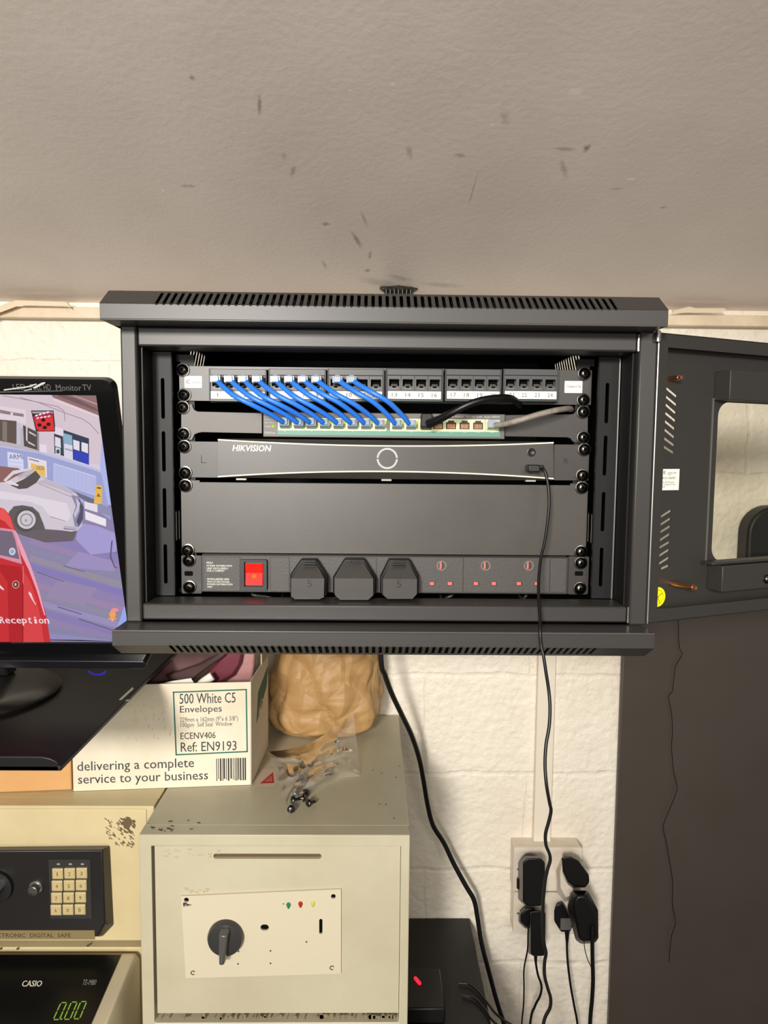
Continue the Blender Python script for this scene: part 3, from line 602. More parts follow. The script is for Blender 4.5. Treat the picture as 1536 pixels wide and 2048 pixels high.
m = MB(); m.box(r[0], r[1], QF, QF + .045, r[2], r[3]); m.build('housing', PANEL, ps, bevel=.001)
PDUP = mat('socket_module_plastic', (70, 67, 65), .5, bump=(350, .35, .0006))
edges = [406, 482, 540, 580, 753, 926, 1099, 1133]
for i in range(len(edges) - 1):
    a = units(edges[i] + 1, 1115 + (edges[i] - 770) * .004, edges[i + 1] - 1, 1183 + (edges[i] - 770) * .004, QF)
    if i == 1: continue
    m = MB(); 
    if i in (3, 4, 5):
        hs = []
        cs = {3: (622, 709), 4: (797, 882), 5: (970, 1056)}[i]
        for cxp in cs:
            e_ = at(cxp + 1, 1131, QF); hs.append(rrect(e_.x - .0021, e_.x + .0021, e_.z - .0042, e_.z + .0042, .0004, 2))
            for q in (-18, 18): g = at(cxp + q, 1167, QF); hs.append(rrect(g.x - .0036, g.x + .0036, g.z - .0024, g.z + .0024, .0004, 2))
        m.plate(rrect(a[0], a[1], a[2], a[3], .0006, 2), hs, 0, .0010, VP(QF))
        mod = m.build('socket_module', PDUP, ps)
        for cxp in cs:
            s_ = MB(); e_ = at(cxp + 1, 1131, QF); s_.ring(e_.x, e_.z, .0058, .0046, .0013, VP(QF), 1)
            s_.box(e_.x - .0021, e_.x + .0001, e_.z - .004, e_.z + .004, .0002, .0004, VP(QF), 0)
            for q in (-18, 18): g = at(cxp + q, 1167, QF); s_.box(g.x - .0028, g.x + .0022, g.z - .0018, g.z + .0018, .0002, .0006, VP(QF), 0)
            s_.build('shutter', [mat('red_shutter', (214, 104, 98), .45), mat('grey_recess', (120, 112, 104), .4)], mod)
    else:
        m.box(a[0], a[1], QF - .0008, QF + .001, a[2], a[3]); md = m.build('cover_plate', PDUP, ps, bevel=.0004)
        if i == 0:
            tx = MB()
            for s_, x0, x1, y0, y1 in (('PDU', 414, 425.5, 1123, 1127.5), ('POWER DISTRIBUTION', 414, 464, 1129.5, 1133), ('UNIT EXCLUSIVELY', 414, 457, 1134.5, 1138.5), ('FOR A CABINET', 414, 449.5, 1139.5, 1143), ('MODULARIZED AND', 415, 458.5, 1156, 1160), ('MULTI-FUNCTIONAL', 415, 460, 1161.5, 1165), ('POWER DISTRIBUTION', 415, 465, 1166.5, 1170), ('UNIT', 415, 425.5, 1171.5, 1175)):
                b = units(x0, y0, x1, y1, QF); tx.text(s_, b[0], b[1], b[2], b[3], .0011, VP(QF)); tx.text(s_, b[0] + .0002, b[1] + .0002, b[2], b[3], .00115, VP(QF))
            tx.build('printed_text', LINK, md)
# rocker switch
a = units(481, 1118, 535, 1180, QF); m = MB(); b = units(490, 1123, 527, 1171.5, QF)
m.plate(rrect(a[0], a[1], a[2], a[3], .002, 3), [rrect(b[0], b[1], b[2], b[3], .0008, 2)], 0, .005, VP(QF)); bez = m.build('switch_bezel', BLACKP, ps, bevel=.0008)
m = MB(); a = units(492, 1127, 525.5, 1168, QF); zm = a[2] + (a[3] - a[2]) * .55
Mq = frame((a[0], QF, 0), (0, -1, 0), (0, 0, 1))
m.loft([([(0, a[2]), (.0045, a[2]), (.0015, zm), (.0042, a[3]), (0, a[3])], 0), ([(0, a[2]), (.0045, a[2]), (.0015, zm), (.0042, a[3]), (0, a[3])], a[1] - a[0])], frame((a[0], QF, 0), (0, -1, 0), (0, 0, 1)) @ Matrix.Scale(-1, 4, (0, 0, 1)))
rk_ = m.build('rocker', mat('lit_red_rocker', (255, 22, 14), .5, emit=.72, spec=.2), bez)
m = MB(); c = at(510, 1151, QF); m.disc(c.x, c.z, .0032, .0026, .0044, VP(QF)); m.build('neon_glow', emi('neon_core', (255, 120, 50), 1.2), rk_)
for x, y in ((378.5, 1120.5), (379.5, 1173.5), (1161, 1125.5), (1159, 1176)): screw(ps, x, y)
# ---- mains plugs in the strip
def plug_uk(label, outline, cx, ridge_y, kind):
    yb = max(p[1] for p in outline); root = at(cx, yb, QF - .012)
    t = thing('mains_plug', root, label, 'plug', 'mains plugs in the power strip')
    pl = [XZ(x, y, QF) for x, y in outline]; gx = sum(p[0] for p in pl) / len(pl); gz = sum(p[1] for p in pl) / len(pl)
    def sc(k, up=0): return [(gx + (p[0] - gx) * k, gz + (p[1] - gz) * k + up) for p in pl]
    m = MB(); m.loft([(sc(1.0), .0012), (sc(1.0), .012), (sc(.985), .014)], VP(QF)); m.build('base', mat('plug_base_black', (18, 18, 18), .4), t, bevel=.0012)
    # raised cover: upper part slopes back, lower part stands full height
    zr = at(cx, ridge_y, QF).z
    q = sc(.90); 
    m = MB(); fr = []
    for p in q:
        h = .030 if p[1] <= zr + .001 else .030 - .013 * min(1, (p[1] - zr) / (max(x[1] for x in q) - zr))
        fr.append((p[0] * .96 + gx * .04, p[1], h))
    n = len(q); vs = [(p[0], p[1], .013) for p in q] + fr; fs = [(i, (i + 1) % n, n + (i + 1) % n, n + i) for i in range(n)]
    lo = [i for i in range(n) if q[i][1] <= zr + .001]; hi = [i for i in range(n) if q[i][1] > zr + .001]
    up_ = sorted(hi, key=lambda i: fr[i][0]); lw = sorted(lo, key=lambda i: fr[i][0])
    lt, rt = max(lo, key=lambda i: (fr[i][1], -fr[i][0]) if fr[i][0] < gx else (-9, 0)), max(lo, key=lambda i: (fr[i][1], fr[i][0]) if fr[i][0] > gx else (-9, 0))
    a_ = len(vs); vs += [(fr[lt][0], zr, .0300), (fr[rt][0], zr, .0300)]
    order = lambda idx: sorted(idx, key=lambda i: math.atan2(fr[i][1] - gz, fr[i][0] - gx))
    ups = [n + i for i in sorted(hi, key=lambda i: -fr[i][0])]
    los = [n + i for i in sorted(lo, key=lambda i: math.atan2(fr[i][1] - zr - .002, fr[i][0] - gx))]
    fs.append(tuple([a_, a_ + 1] + ups)); fs.append(tuple([a_ + 1, a_] + los))
    m.add(vs, fs, VP(QF))
    cov = m.build('cover', PLUGP, t, bevel=.0016)
    d = MB(); c = at(cx, ridge_y, QF - .0305)
    if kind == 'FUSED':
        b = units(cx - 12, ridge_y - 28, cx + 12, ridge_y - 19, QF - .026); Mx = frame((0, QF - .0245, b[2]), (1, 0, 0), (0, .45, 1)); d.text('FUSED', b[0], b[1], 0, (b[3] - b[2]), .0012, Mx)
        d.disc(c.x, c.z - .004, .0013, z=.0005, M=VP(QF - .0302))
    else:
        for k in range(3):
            b = units(cx - 11 - k, ridge_y - 26 + k * 4.6, cx + 11 + k, ridge_y - 24.5 + k * 4.6, QF - .024); d.box(b[0], b[1], b[2], b[3], -.002, .0012 + .0012 * k, VP(QF - .0215))
        d.disc(c.x, c.z - .003, .0011, z=.0005, M=VP(QF - .0302)); b = units(cx - 5, ridge_y + 12, cx + 5, ridge_y + 26, QF - .03); d.text('5', b[0], b[1], b[2], b[3], .0005, VP(QF - .0302))
    d.build('cover_marking', mat('plug_mark', (22, 21, 20), .4), cov)
    # strain relief and cord that turns back under the strip
    b = at(cx, yb - 5, QF + .002); m = MB(); m.tube([b, b + Vector((0, .004, -.005)), b + Vector((0, .014, -.0085)), b + Vector((.004, .05, -.0105)), b + Vector((.01, .20, -.0110))], .0040, 10); m.build('cord', RUBBER, t)
    return t
plug_uk('black mains plug with three ribs, next to the red switch', [(604, 1115), (635, 1115), (657, 1149), (656, 1187), (646, 1191), (592, 1191), (583, 1185), (583, 1145)], 619, 1148, 'ribs')
plug_uk('black hexagonal mains plug marked FUSED', [(690, 1114), (729, 1114), (752, 1151), (752, 1183), (741, 1192.5), (679, 1192.5), (667, 1183), (667, 1151)], 709, 1148, 'FUSED')
plug_uk('black mains plug with three ribs, beside the empty sockets', [(777, 1115), (818, 1115), (836, 1147), (836, 1180), (826, 1190.5), (771, 1190.5), (760, 1182), (760, 1150)], 798, 1149, 'ribs')
# tan wire bundle glimpsed under the strip
m = MB(); p = at(640, 1199, .862); q = at(688, 1201, .862); m.tube([p + Vector((0, .03, -.002)), p, (p + q) / 2 + Vector((0, -.004, .001)), q, q + Vector((0, .03, -.002))], .0036, 10)
tag(m.build('inner_cable', mat('tan_cord', (196, 176, 150), .45), loc=p), 'short pale cord lying on the cabinet floor under the plugs', 'cable')
for i, (xa, ya, xb, yb_, lb_) in enumerate(((505, 1189, 560, 1198, 'thin black cord lying on the cabinet floor below the red switch'), (885, 1200, 905, 1189, 'short black cord under the empty socket nearest the plugs'), (1046, 1200, 1052, 1189, 'short black cord under the socket by the hanging thin cable'))):
    p = at(xa, ya, .875); q = at(xb, yb_, .885); m = MB(); m.tube([p + Vector((0, .03, .001)), p, (p + q) / 2, q, q + Vector((0, .05, 0))], .0017, 8)
    tag(m.build('inner_cable', mat('shiny_cord', (70, 68, 66), .25), loc=p), lb_, 'cable')

# ================================================================== PATCH CABLES
src = [430, 457.5, 485, 513, 549, 577, 604, 631, 673, 701]
for i in range(10):
    a = at(src[i], 757 + (src[i] - 430) * .004, PF - .010); dx = PXS[i]; b = at(dx - 6, 843 + (dx - 570) * .0085, SF - .014)
    t = thing('patch_cable', b, 'blue patch cable from patch panel port %d down to the switch' % (i + 1), 'cable', 'blue patch cables')
    bow = .020 + .006 * random.random(); mid = []
    sag = [.021, .02, .02, .016, .02, .014, .01, .012, .004, .002][i] * .35
    for k in (.12, .35, .62, .86):
        p = a.lerp(b, k); h = math.sin(math.pi * k); mid.append(p + Vector((0, -bow * h, (.0035 - sag) * h + (.002 if k > .5 else -.001))))
    m = MB(); m.tube([a + Vector((-.001, .006, .0006))] + [a] + mid + [b, b + Vector((.0012, .006, -.0012))], .00285, 10); m.build('cable', BLUE, t)
    for tip, dr in ((a, 1), (b, -1)):
        m = MB(); c = Vector((src[i] and tip.x, tip.y, tip.z))
        if dr > 0: M = frame(c + Vector((.0012, .003, -.0008)), (1, 0, .0), (0, 0, 1))
        else: M = frame(at(dx, 849 + (dx - 570) * .0085, SF - .003), (1, 0, 0), (0, .35, 1))
        m.box(-.0058, .0058, -.0040, .0040, -.004, .008, M); m.box(-.0028, .0028, .0040, .0052, -.004, .006, M); m.box(-.0040, .0040, -.0034, .0034, .008, .0105, M)
        m.build('connector', CLEAR, t, bevel=.0006)
# black cable, 11th port
b = at(851, 847, SF - .012); t = thing('patch_cable', b, 'thick black network cable arching from the switch over the number strip', 'cable')
pts = [at(857, 848, .826), at(880, 838, .815), at(905, 825, .806), (at(935, 810, .802)), at(965, 800, .803), at(1000, 795.5, .812), at(1022, 797, .825), at(1036, 806, .838), at(1040, 815, .858), at(1040, 822, .90)]
m = MB(); m.tube(pts, .0034, 10, rr=lambda k: .0052 - .0012 * min(1, k * 4)); m.build('cable', RUBBER, t)
m = MB(); M = frame(at(852, 845, SF - .002), (1, 0, 0), (0, .2, 1)); m.box(-.0066, .0066, -.0085, .0075, -.002, .014, M); m.build('connector', BLACKP, t, bevel=.0012)
# grey cable, 16th port
b = at(990, 850, SF - .012); t = thing('patch_cable', b, 'grey network cable from the last switch port to the right ear', 'cable')
pts = [at(990, 851, .832), at(1010, 848, .824), at(1040, 840, .816), at(1075, 829.5, .814), at(1110, 821, .820), at(1135, 817.5, .834), at(1142, 818.5, .848), at(1142, 820, .87)]
m = MB(); m.tube(pts, .0034, 10); m.build('cable', GREYC, t)
m = MB(); M = frame(at(984, 852, SF - .002), (1, 0, 0), (0, .2, 1)); m.box(-.006, .0075, -.0048, .0048, -.002, .013, M); m.build('connector', CLEAR, t, bevel=.0006)

# ================================================================== HANGING CABLES
ucp = at(1062, 936, NF); t = thing('usb_cable', ucp, 'thin black cable plugged in the recorder and hanging past the sockets', 'cable')
m = MB(); a = units(1050, 927, 1073, 945, NF); m.box(a[0], a[1], NF - .018, NF - .0003, a[2] + .0012, a[3] - .0012); a2 = units(1072, 930, 1083, 942, NF); m.box(a2[0], a2[1], NF - .014, NF - .004, a2[2], a2[3]); m.build('plug', BLACKP, t, bevel=.0012)
pth = [(1080, 937, .826), (1087, 939, .822), (1092, 950, .820), (1097, 978, .818), (1098, 1010, .816), (1095, 1045, .812), (1089, 1085, .806), (1082, 1115, .80), (1078, 1150, .79), (1077, 1180, .78), (1078, 1210, .768), (1080, 1240, .756), (1080, 1262, .747), (1082, 1290, .745), (1087, 1312, .742), (1092, 1345, .735), (1098, 1385, .725), (1100, 1420, .72), (1098, 1455, .715), (1092, 1490, .71), (1090, 1530, .705), (1093, 1570, .70), (1099, 1605, .70), (1102, 1622, .70), (1097, 1645, .70), (1091, 1668, .70), (1092, 1690, .70), (1099, 1708, .70), (1100, 1722, .70), (1094, 1742, .70), (1089, 1770, .70), (1086, 1810, .70), (1086, 1850, .70), (1088, 1885, .70), (1092, 1905, .70), (1089, 1925, .70), (1089, 1950, .70), (1095, 1975, .70), (1101, 1995, .70), (1100, 2015, .70), (1090, 2035, .70), (1085, 2060, .70), (1083, 2090, .70), (1083, 2120, .70), (1084, 2160, .70)]
P_ = [at(*p) for p in pth]; e = P_[-1]; P_ += [Vector((e.x, e.y + .004, e.z - .06)), Vector((e.x, e.y + .02, e.z - .25)), Vector((e.x, e.y + .05, e.z - .7)), Vector((e.x + .02, e.y + .1, .004)), Vector((e.x + .1, e.y + .3, .004))]
m = MB(); m.tube(P_, .00175, 8, sub=4); m.build('cable', RUBBER, t)
pth = [(755, 1290, 1.30), (762, 1316, 1.30), (770, 1350, 1.31), (784, 1388, 1.33), (804, 1430, 1.36), (823, 1470, 1.39), (838, 1515, 1.41), (847, 1560, 1.42), (855, 1608, 1.43), (866, 1650, 1.435), (888, 1686, 1.44), (908, 1728, 1.44), (932, 1772, 1.44), (948, 1800, 1.44), (955, 1835, 1.44), (963, 1885, 1.44), (977, 1940, 1.44), (993, 2000, 1.44), (1012, 2060, 1.44), (1030, 2120, 1.44)]
P_ = [at(*p) for p in pth]; P_[0] = Vector((P_[1].x - .002, 1.30, 1.4665)); e = P_[-1]; P_ += [Vector((e.x + .02, e.y, .3)), Vector((e.x + .02, e.y, .006)), Vector((e.x + .2, e.y - .1, .006))]
m = MB(); m.tube(P_, .0050, 10, sub=5)
tag(m.build('power_cable', RUBBER, loc=P_[1]), 'thick black cable hanging from the rack cabinet down behind the safe', 'cable')
# cable bundle through the ceiling hole above the lid
c = cpx(797, 578); CZ = c.z; t = thing('ceiling_cable_bundle', (c.x, c.y, 1.864), 'dark bundle of cables entering a ragged hole in the ceiling above the lid', 'cables')
m = MB(); 
for k in range(7): dx = (k - 3) * .008; m.tube([(c.x + dx * .6, c.y, 1.8625), (c.x + dx * .8, c.y + .003, 1.92), (c.x + dx, c.y, CZ - .001)], .0035, 8)
m.build('cable', RUBBER, t)
m = MB(); pl = [(c.x + (.036 + .012 * noise.noise((k * 1.7, 3, 1))) * math.cos(k * math.pi / 10), c.y + (.016 + .006 * noise.noise((k * 1.3, 9, 4))) * math.sin(k * math.pi / 10)) for k in range(20)]
m.loft([([(a - c.x, b - c.y) for a, b in pl], -.0014), ([(a - c.x, b - c.y) for a, b in pl], -.0004)], Matrix.Translation(c) @ MC.to_3x3().to_4x4()); m.build('hole_edge', mat('dark_torn_plaster', (40, 38, 34), .9, vary=(160, (120, 112, 100))), t)

# ================================================================== MONITOR
TR = at(193.7, 790, .87); BR = at(254, 1285, .97)
MX = Vector((1, 0, 0)); MY = (TR - BR); MY.x = 0; MY.normalize(); MN = MX.cross(MY)          # MN points to the viewer
MO = Vector((TR.x, TR.y, TR.z))
MM = frame(MO, MX, MY)
def mpx(x, y, n=0.): p = onp(x, y, MO + MN * n, MN) - MO; return (p.dot(MX), p.dot(MY))
SH = (TR - BR).length; SW = .56
mon = thing('monitor', MO + MX * (-SW / 2) - MY * (SH + .06) - MN * .06, 'black LED monitor TV tilted down, showing a camera view of cars', 'monitor')
bw = .0215; tb = mpx(100, 757)[1]; bb = mpx(100, 1316)[1]
m = MB(); out = rrect(-SW - bw, bw, bb, tb, .012, 6)
m.plate(out, [[(-SW, -SH), (0, -SH), (0, 0), (-SW, 0)]], -.012, .003, MM); m.build('bezel', GLOSSB, mon, bevel=.0015)
m = MB(); m.loft([(rrect(-SW - bw + .002, bw - .002, bb + .002, tb - .002, .012, 6), -.012), (rrect(-SW + .02, -.02, bb + .03, tb - .03, .012, 6), -.05)], MM); m.build('rear_housing', BLACKP, mon)
m = MB(); x1 = mpx(292, 1330, .012)[0]; y1 = mpx(150, 1322, .012)[1]; m.prism(rrect(-SW - bw, x1, y1 - .012, y1, .0055, 5), -.02, .012, MM); chin = m.build('chin_strip', mat('smoke_black_plastic', (20, 20, 24), .22, coat=.3), mon, bevel=.001)
m = MB(); c = mpx(193, 1336, .0125); m.ring(c[0], c[1] + .004, .016, .0135, .0125, MM, 0, 20, math.pi * 1.2, math.pi * 1.8); m.build('power_light', emi('blue_led', (62, 50, 210), .8), chin)
m = MB(); a, b = mpx(22, 1282.5, .004), mpx(112, 1287, .004); m.poly([(a[0], b[1] - .0006), (b[0], b[1] + .0012), (b[0], b[1] + .0024), (a[0], b[1] + .0010)], .0035, MM); 
a, b = mpx(-20, 786, .004), mpx(125, 783, .004); m.poly([(a[0], a[1]), (b[0], b[1] + .0002), (b[0], b[1] + .0012), (a[0], a[1] + .0014)], .0035, MM); m.build('inner_trim', STEEL, mon)
m = MB()
for tx, x0, x1, y0, y1 in (('LED', 27, 50, 768, 779), ('FULL HD', 62, 101, 768.5, 780), ('Monitor', 113, 162, 769.5, 781), ('TV', 166, 182, 769, 780.5)):
    a, b = mpx(x0, y1, .003), mpx(x1, y0, .003); m.text(tx, a[0], b[0], a[1], b[1], .0034, MM)
m.build('brand_print', mat('bezel_grey_print', (92, 92, 92), .5), mon)
m = MB()
for k, x in enumerate((2, 27, 60, 73, 90, 122, 136, 150, 180)):
    a, b = mpx(x, 1321, .003), mpx(x + (8 if k % 3 else 3), 1317, .003); m.text('MENU' if k % 3 else '+', a[0], b[0], a[1], b[1], .0034, MM)
m.build('button_print', MATS['bezel_grey_print'], mon)
m = MB()
for pl in ([(8, 781), (60, 774), (75, 768), (72, 767), (56, 772), (8, 778.5)], [(66, 775), (84, 765), (91, 764), (90, 767), (70, 777)], [(48, 780.5), (64, 777), (64, 779), (50, 781.5)]):
    m.poly([mpx(x, y, .003) for x, y in pl], .0036, MM)
m.build('bezel_streak', mat('streak_grey', (190, 190, 188), .3), mon)  # pale grey streaks across the top bezel
# ---- the picture on the screen: flat coloured shapes printed in light
pic = MB(); pm = []; layer = [0]
def pcol(c):
    mm = emi('screen_%d_%d_%d' % c, c, .92)
    if mm not in pm: pm.append(mm)
    return pm.index(mm)
def pp_(c, pts, clip=True):
    layer[0] += 1; n = -.0060 + layer[0] * .00004
    q = [mpx(x, y, n) for x, y in pts]
    q = [(min(max(u, -SW), 0), min(max(v, -SH), 0)) for u, v in q]
    pic.poly(q, n, MM, pcol(c))
def pell(c, cx, cy, rx, ry, rot=0, n=20):
    pp_(c, [(cx + rx * math.cos(2 * math.pi * k / n) * math.cos(rot) - ry * math.sin(2 * math.pi * k / n) * math.sin(rot), cy + rx * math.cos(2 * math.pi * k / n) * math.sin(rot) + ry * math.sin(2 * math.pi * k / n) * math.cos(rot)) for k in range(n)])
def z1_(pl): return [(x / 3.303, 740 + y / 3.303) for x, y in pl]          # from an enlarged crop of the screen
pic.poly([(-SW, -SH), (0, -SH), (0, 0), (-SW, 0)], -.0061, MM, pcol((148, 138, 176)))
pp_((222, 204, 214), [(-600, 780), (210, 780), (225, 1010), (-600, 900)])
pp_((226, 212, 226), [(-600, 850), (205, 930), (220, 960), (-600, 890)])
pp_((152, 118, 120), [(100, 780), (210, 780), (203, 833), (150, 812), (106, 795)])
pp_((126, 96, 98), [(120, 786), (160, 800), (203, 822), (203, 826), (150, 805), (115, 792)]); pp_((196, 160, 162), [(140, 786), (197, 808), (197, 811), (136, 788)])
pp_((240, 214, 216), [(106, 797), (150, 813), (202, 834), (202, 837), (106, 801)])
for pts in ([(5, 791), (60, 801), (115, 813), (128, 822), (130, 842)], [(40, 795), (80, 806), (130, 826), (165, 838), (180, 848), (198, 868)]):
    for k in range(len(pts) - 1):
        a, b = pts[k], pts[k + 1]; dx, dy = b[0] - a[0], b[1] - a[1]; L_ = math.hypot(dx, dy); nx, ny = -dy / L_ * .6, dx / L_ * .6
        pp_((152, 130, 138), [(a[0] - nx, a[1] - ny), (b[0] - nx, b[1] - ny), (b[0] + nx, b[1] + ny), (a[0] + nx, a[1] + ny)])
# blue panelling and ledge
pp_((166, 170, 216), [(-600, 830), (0, 892), (80, 906), (185, 938), (205, 946), (222, 1040), (180, 1012), (60, 955), (-600, 900)])
pp_((198, 200, 236), [(-600, 826), (0, 888), (80, 902), (185, 934), (205, 942), (205, 947), (185, 939), (80, 907), (0, 894), (-600, 832)])
pp_((182, 190, 240), [(203, 880), (214, 920), (226, 1010), (216, 1010), (200, 935)])
# sign strip and window
pp_((232, 218, 226), [(-80, 800), (52, 820), (52, 848), (-80, 830)]); pp_((150, 130, 132), z1_([(0, 262), (90, 280), (155, 290), (158, 310), (90, 300), (0, 285)])); pp_((232, 218, 226), z1_([(70, 280), (88, 282), (84, 300), (70, 296)]))
pp_((196, 186, 196), [(-120, 822), (78, 862), (78, 905), (-120, 870)]); pp_((104, 92, 84), [(-100, 830), (33, 842), (33, 888), (-100, 862)]); pp_((138, 126, 120), [(5, 842), (14, 844), (14, 884), (5, 880)]); pp_((204, 200, 214), [(33, 844), (41, 847), (41, 890), (33, 888)])
pp_((92, 82, 78), [(46, 850), (74, 864), (74, 900), (48, 892)]); pp_((222, 214, 218), [(52, 852), (55, 853), (55, 884), (52, 880)]); pp_((206, 200, 208), [(58, 862), (72, 870), (72, 873), (58, 866)]); pp_((206, 200, 208), [(56, 882), (70, 890), (70, 893), (56, 886)]); pp_((150, 140, 146), [(74, 864), (78, 866), (78, 903), (74, 900)])
pp_((236, 226, 240), [(80, 888), (93, 890), (93, 906), (80, 903)])
# red film icon
pp_((62, 52, 56), [(62, 821), (107, 821), (111.5, 863), (72, 863)]); pp_((176, 164, 168), [(64, 823), (105.5, 823), (106, 827), (65, 827)]); pp_((226, 62, 66), [(67, 834), (105, 828), (109, 860), (106, 861.5), (77, 861.5), (73, 857)]); pp_((180, 50, 84), [(66, 833), (103, 825), (104, 831), (68, 838)])
for k in range(4): pell((255, 236, 240), 73 + k * 7.4, 831 - k * 2.2, 3.2, 1.8, -.3, 10); pell((255, 226, 232), 75.5 + k * 7.4, 836 - k * 1.2, 3, 1.6, -.3, 10)
for x, y in ((86.5, 840), (79, 850), (97, 848.5), (89.5, 855)): pell((66, 34, 30), x, y, 4.4, 3.6)
# notice boards
pp_((236, 222, 236), [(110, 853), (126, 858), (126, 872), (110, 868)])
pp_((62, 72, 84), [(108, 867), (126, 873), (127, 912), (109, 907)]); pp_((232, 224, 240), [(110, 873), (121, 877), (122, 896), (110, 892)]); pp_((214, 220, 226), [(111, 894), (121, 897), (121, 911), (111, 908)]); pell((70, 90, 96), 116, 903, 3.4, 4.5)
pp_((64, 72, 92), [(127, 860), (178, 877), (178, 930), (146, 919), (127, 912)]); pp_((146, 182, 204), [(127, 866), (144, 871), (145, 892), (128, 887)]); pp_((224, 222, 238), [(128, 887), (145, 891), (146, 920), (128, 914)]); pp_((172, 160, 180), [(130, 896), (145, 900), (145, 903), (130, 899)])
pp_((64, 76, 192), [(147, 900), (177, 908), (178, 930), (148, 919)]); pp_((236, 228, 240), [(146, 879), (159, 883), (159, 902), (147, 898)]); pp_((238, 230, 242), [(163, 884), (176, 888), (176, 907), (163, 902)])
# posters under the ledge
pp_((222, 222, 246), [(14.5, 903), (46, 909), (47.5, 941), (16, 937)])
layer[0] += 1; n_ = -.0060 + layer[0] * .00004; a, b = mpx(19, 918, n_), mpx(45, 909, n_); pic.text('ARMI', a[0], b[0], a[1], b[1], n_, MM, pcol((92, 96, 128)))
pp_((180, 184, 222), [(17, 922), (44, 926), (44, 927), (17, 923)]); pp_((180, 184, 222), [(17, 930), (44, 934), (44, 935), (17, 931)])
pp_((238, 228, 234), [(55, 913), (93, 922), (94, 956), (57, 946)]); pp_((120, 110, 120), [(58, 917), (78, 922), (78, 924), (58, 919)]); pp_((240, 196, 112), [(62, 926), (90, 934), (91, 954), (62, 948)])
layer[0] += 1; n_ = -.0060 + layer[0] * .00004; a, b = mpx(73, 940, n_), mpx(88, 932, n_); pic.text('UNDER', a[0], b[0], a[1], b[1], n_, MM, pcol((120, 92, 60)))
# radiator
pp_((206, 208, 242), [(107, 926), (192, 952), (193, 992), (107, 964)])
for k in range(30):
    x = 109 + k * 2.8; y0 = 929 + k * .86; pp_((162, 168, 220), [(x, y0), (x + 1.2, y0 + .3), (x + 1.2, y0 + 36), (x, y0 + 35.6)])
pp_((118, 116, 140), [(107, 966), (192, 1000), (200, 1018), (150, 990), (107, 970)])
# wet floor sign, boxes
pp_((150, 150, 186), [(190, 1003), (222, 1016), (224, 1034), (190, 1022)]); pp_((236, 228, 240), [(168, 1003), (195, 1009), (195, 1025), (169, 1017)]); pp_((246, 238, 246), [(170, 1022), (212, 1038), (212, 1053), (171, 1039)])
pp_((238, 190, 90), [(192.5, 970), (204.5, 971.5), (203.5, 1008), (187.5, 1007)]); pp_((120, 84, 40), [(194, 974), (202, 975), (202, 978), (194, 977)]); pp_((150, 104, 50), [(197, 986), (201, 994), (193, 993)])
# floor planks
for k in range(16):
    y = 1050 + k * 17; s_ = (138 + (k * 37) % 26, 128 + (k * 29) % 24, 164 + (k * 23) % 30); pp_(s_, [(60, y - 8), (260, y + 46), (260, y + 60), (60, y + 4)])
pp_((172, 162, 216), z1_([(520, 1010), (640, 1030), (770, 1080), (770, 1200), (600, 1220), (500, 1120)])); pp_((164, 150, 196), z1_([(520, 1200), (740, 1260), (760, 1330), (420, 1300)])); pp_((158, 142, 178), z1_([(380, 1390), (640, 1440), (560, 1560), (300, 1500)]))
for pl in ([(420, 1290), (560, 1330), (560, 1336), (420, 1297)], [(380, 1560), (540, 1610), (540, 1617), (380, 1568)], [(520, 1640), (760, 1720), (760, 1728), (520, 1648)], [(240, 1330), (420, 1395), (420, 1400), (240, 1337)]): pp_((112, 104, 140), z1_(pl))
pp_((96, 96, 128), z1_([(735, 1130), (745, 1125), (735, 1230), (760, 1300), (780, 1305), (780, 1310), (755, 1306), (725, 1235)]))
# brown car far left and shadow under the white car
pp_((150, 106, 102), z1_([(-300, 600), (0, 635), (120, 648), (160, 672), (40, 740), (-300, 760)]))
pp_((112, 102, 108), z1_([(40, 1000), (200, 1050), (480, 1065), (510, 1065), (480, 1130), (300, 1140), (140, 1090), (60, 1050)]))
# white car
pp_((216, 206, 218), z1_([(-300, 740), (0, 745), (70, 770), (120, 785), (230, 745), (262, 702), (300, 718), (420, 765), (500, 812), (545, 865), (558, 935), (540, 1030), (510, 1060), (470, 1068), (400, 1058), (300, 1050), (285, 1010), (255, 940), (215, 905), (150, 893), (90, 900), (60, 940), (40, 1020), (-300, 990)]))
pp_((232, 222, 232), z1_([(-200, 800), (0, 800), (200, 830), (440, 880), (470, 960), (440, 1010), (330, 970), (280, 900), (200, 870), (0, 850)]))
pp_((200, 188, 200), z1_([(240, 740), (300, 722), (420, 768), (500, 815), (470, 820), (400, 790), (310, 760)])); pp_((170, 160, 172), z1_([(250, 745), (480, 840), (480, 845), (250, 750)])); pp_((150, 142, 154), z1_([(330, 965), (440, 1000), (440, 1004), (330, 970)]))
pp_((96, 88, 88), z1_([(70, 762), (150, 725), (190, 700), (235, 665), (268, 705), (240, 745), (180, 782), (125, 787)])); pp_((206, 186, 178), z1_([(110, 722), (200, 650), (225, 646), (230, 665), (150, 715)])); pp_((226, 218, 224), z1_([(85, 665), (205, 648), (215, 655), (90, 690), (40, 735), (20, 730)])); pp_((232, 226, 238), z1_([(30, 735), (75, 732), (125, 760), (115, 768), (60, 752)]))
pp_((104, 98, 98), z1_([(40, 1020), (60, 935), (95, 900), (150, 893), (215, 905), (258, 945), (285, 1012), (295, 1055), (230, 1060), (60, 1030)])); pell((92, 88, 90), 51, 1040, 22, 24); pell((216, 204, 210), 53, 1039.5, 18.5, 18.5); pell((150, 140, 148), 53, 1039.5, 13, 13); pell((214, 206, 212), 53, 1039.5, 10.5, 10.5); pell((176, 168, 176), 52, 1041, 3, 3)
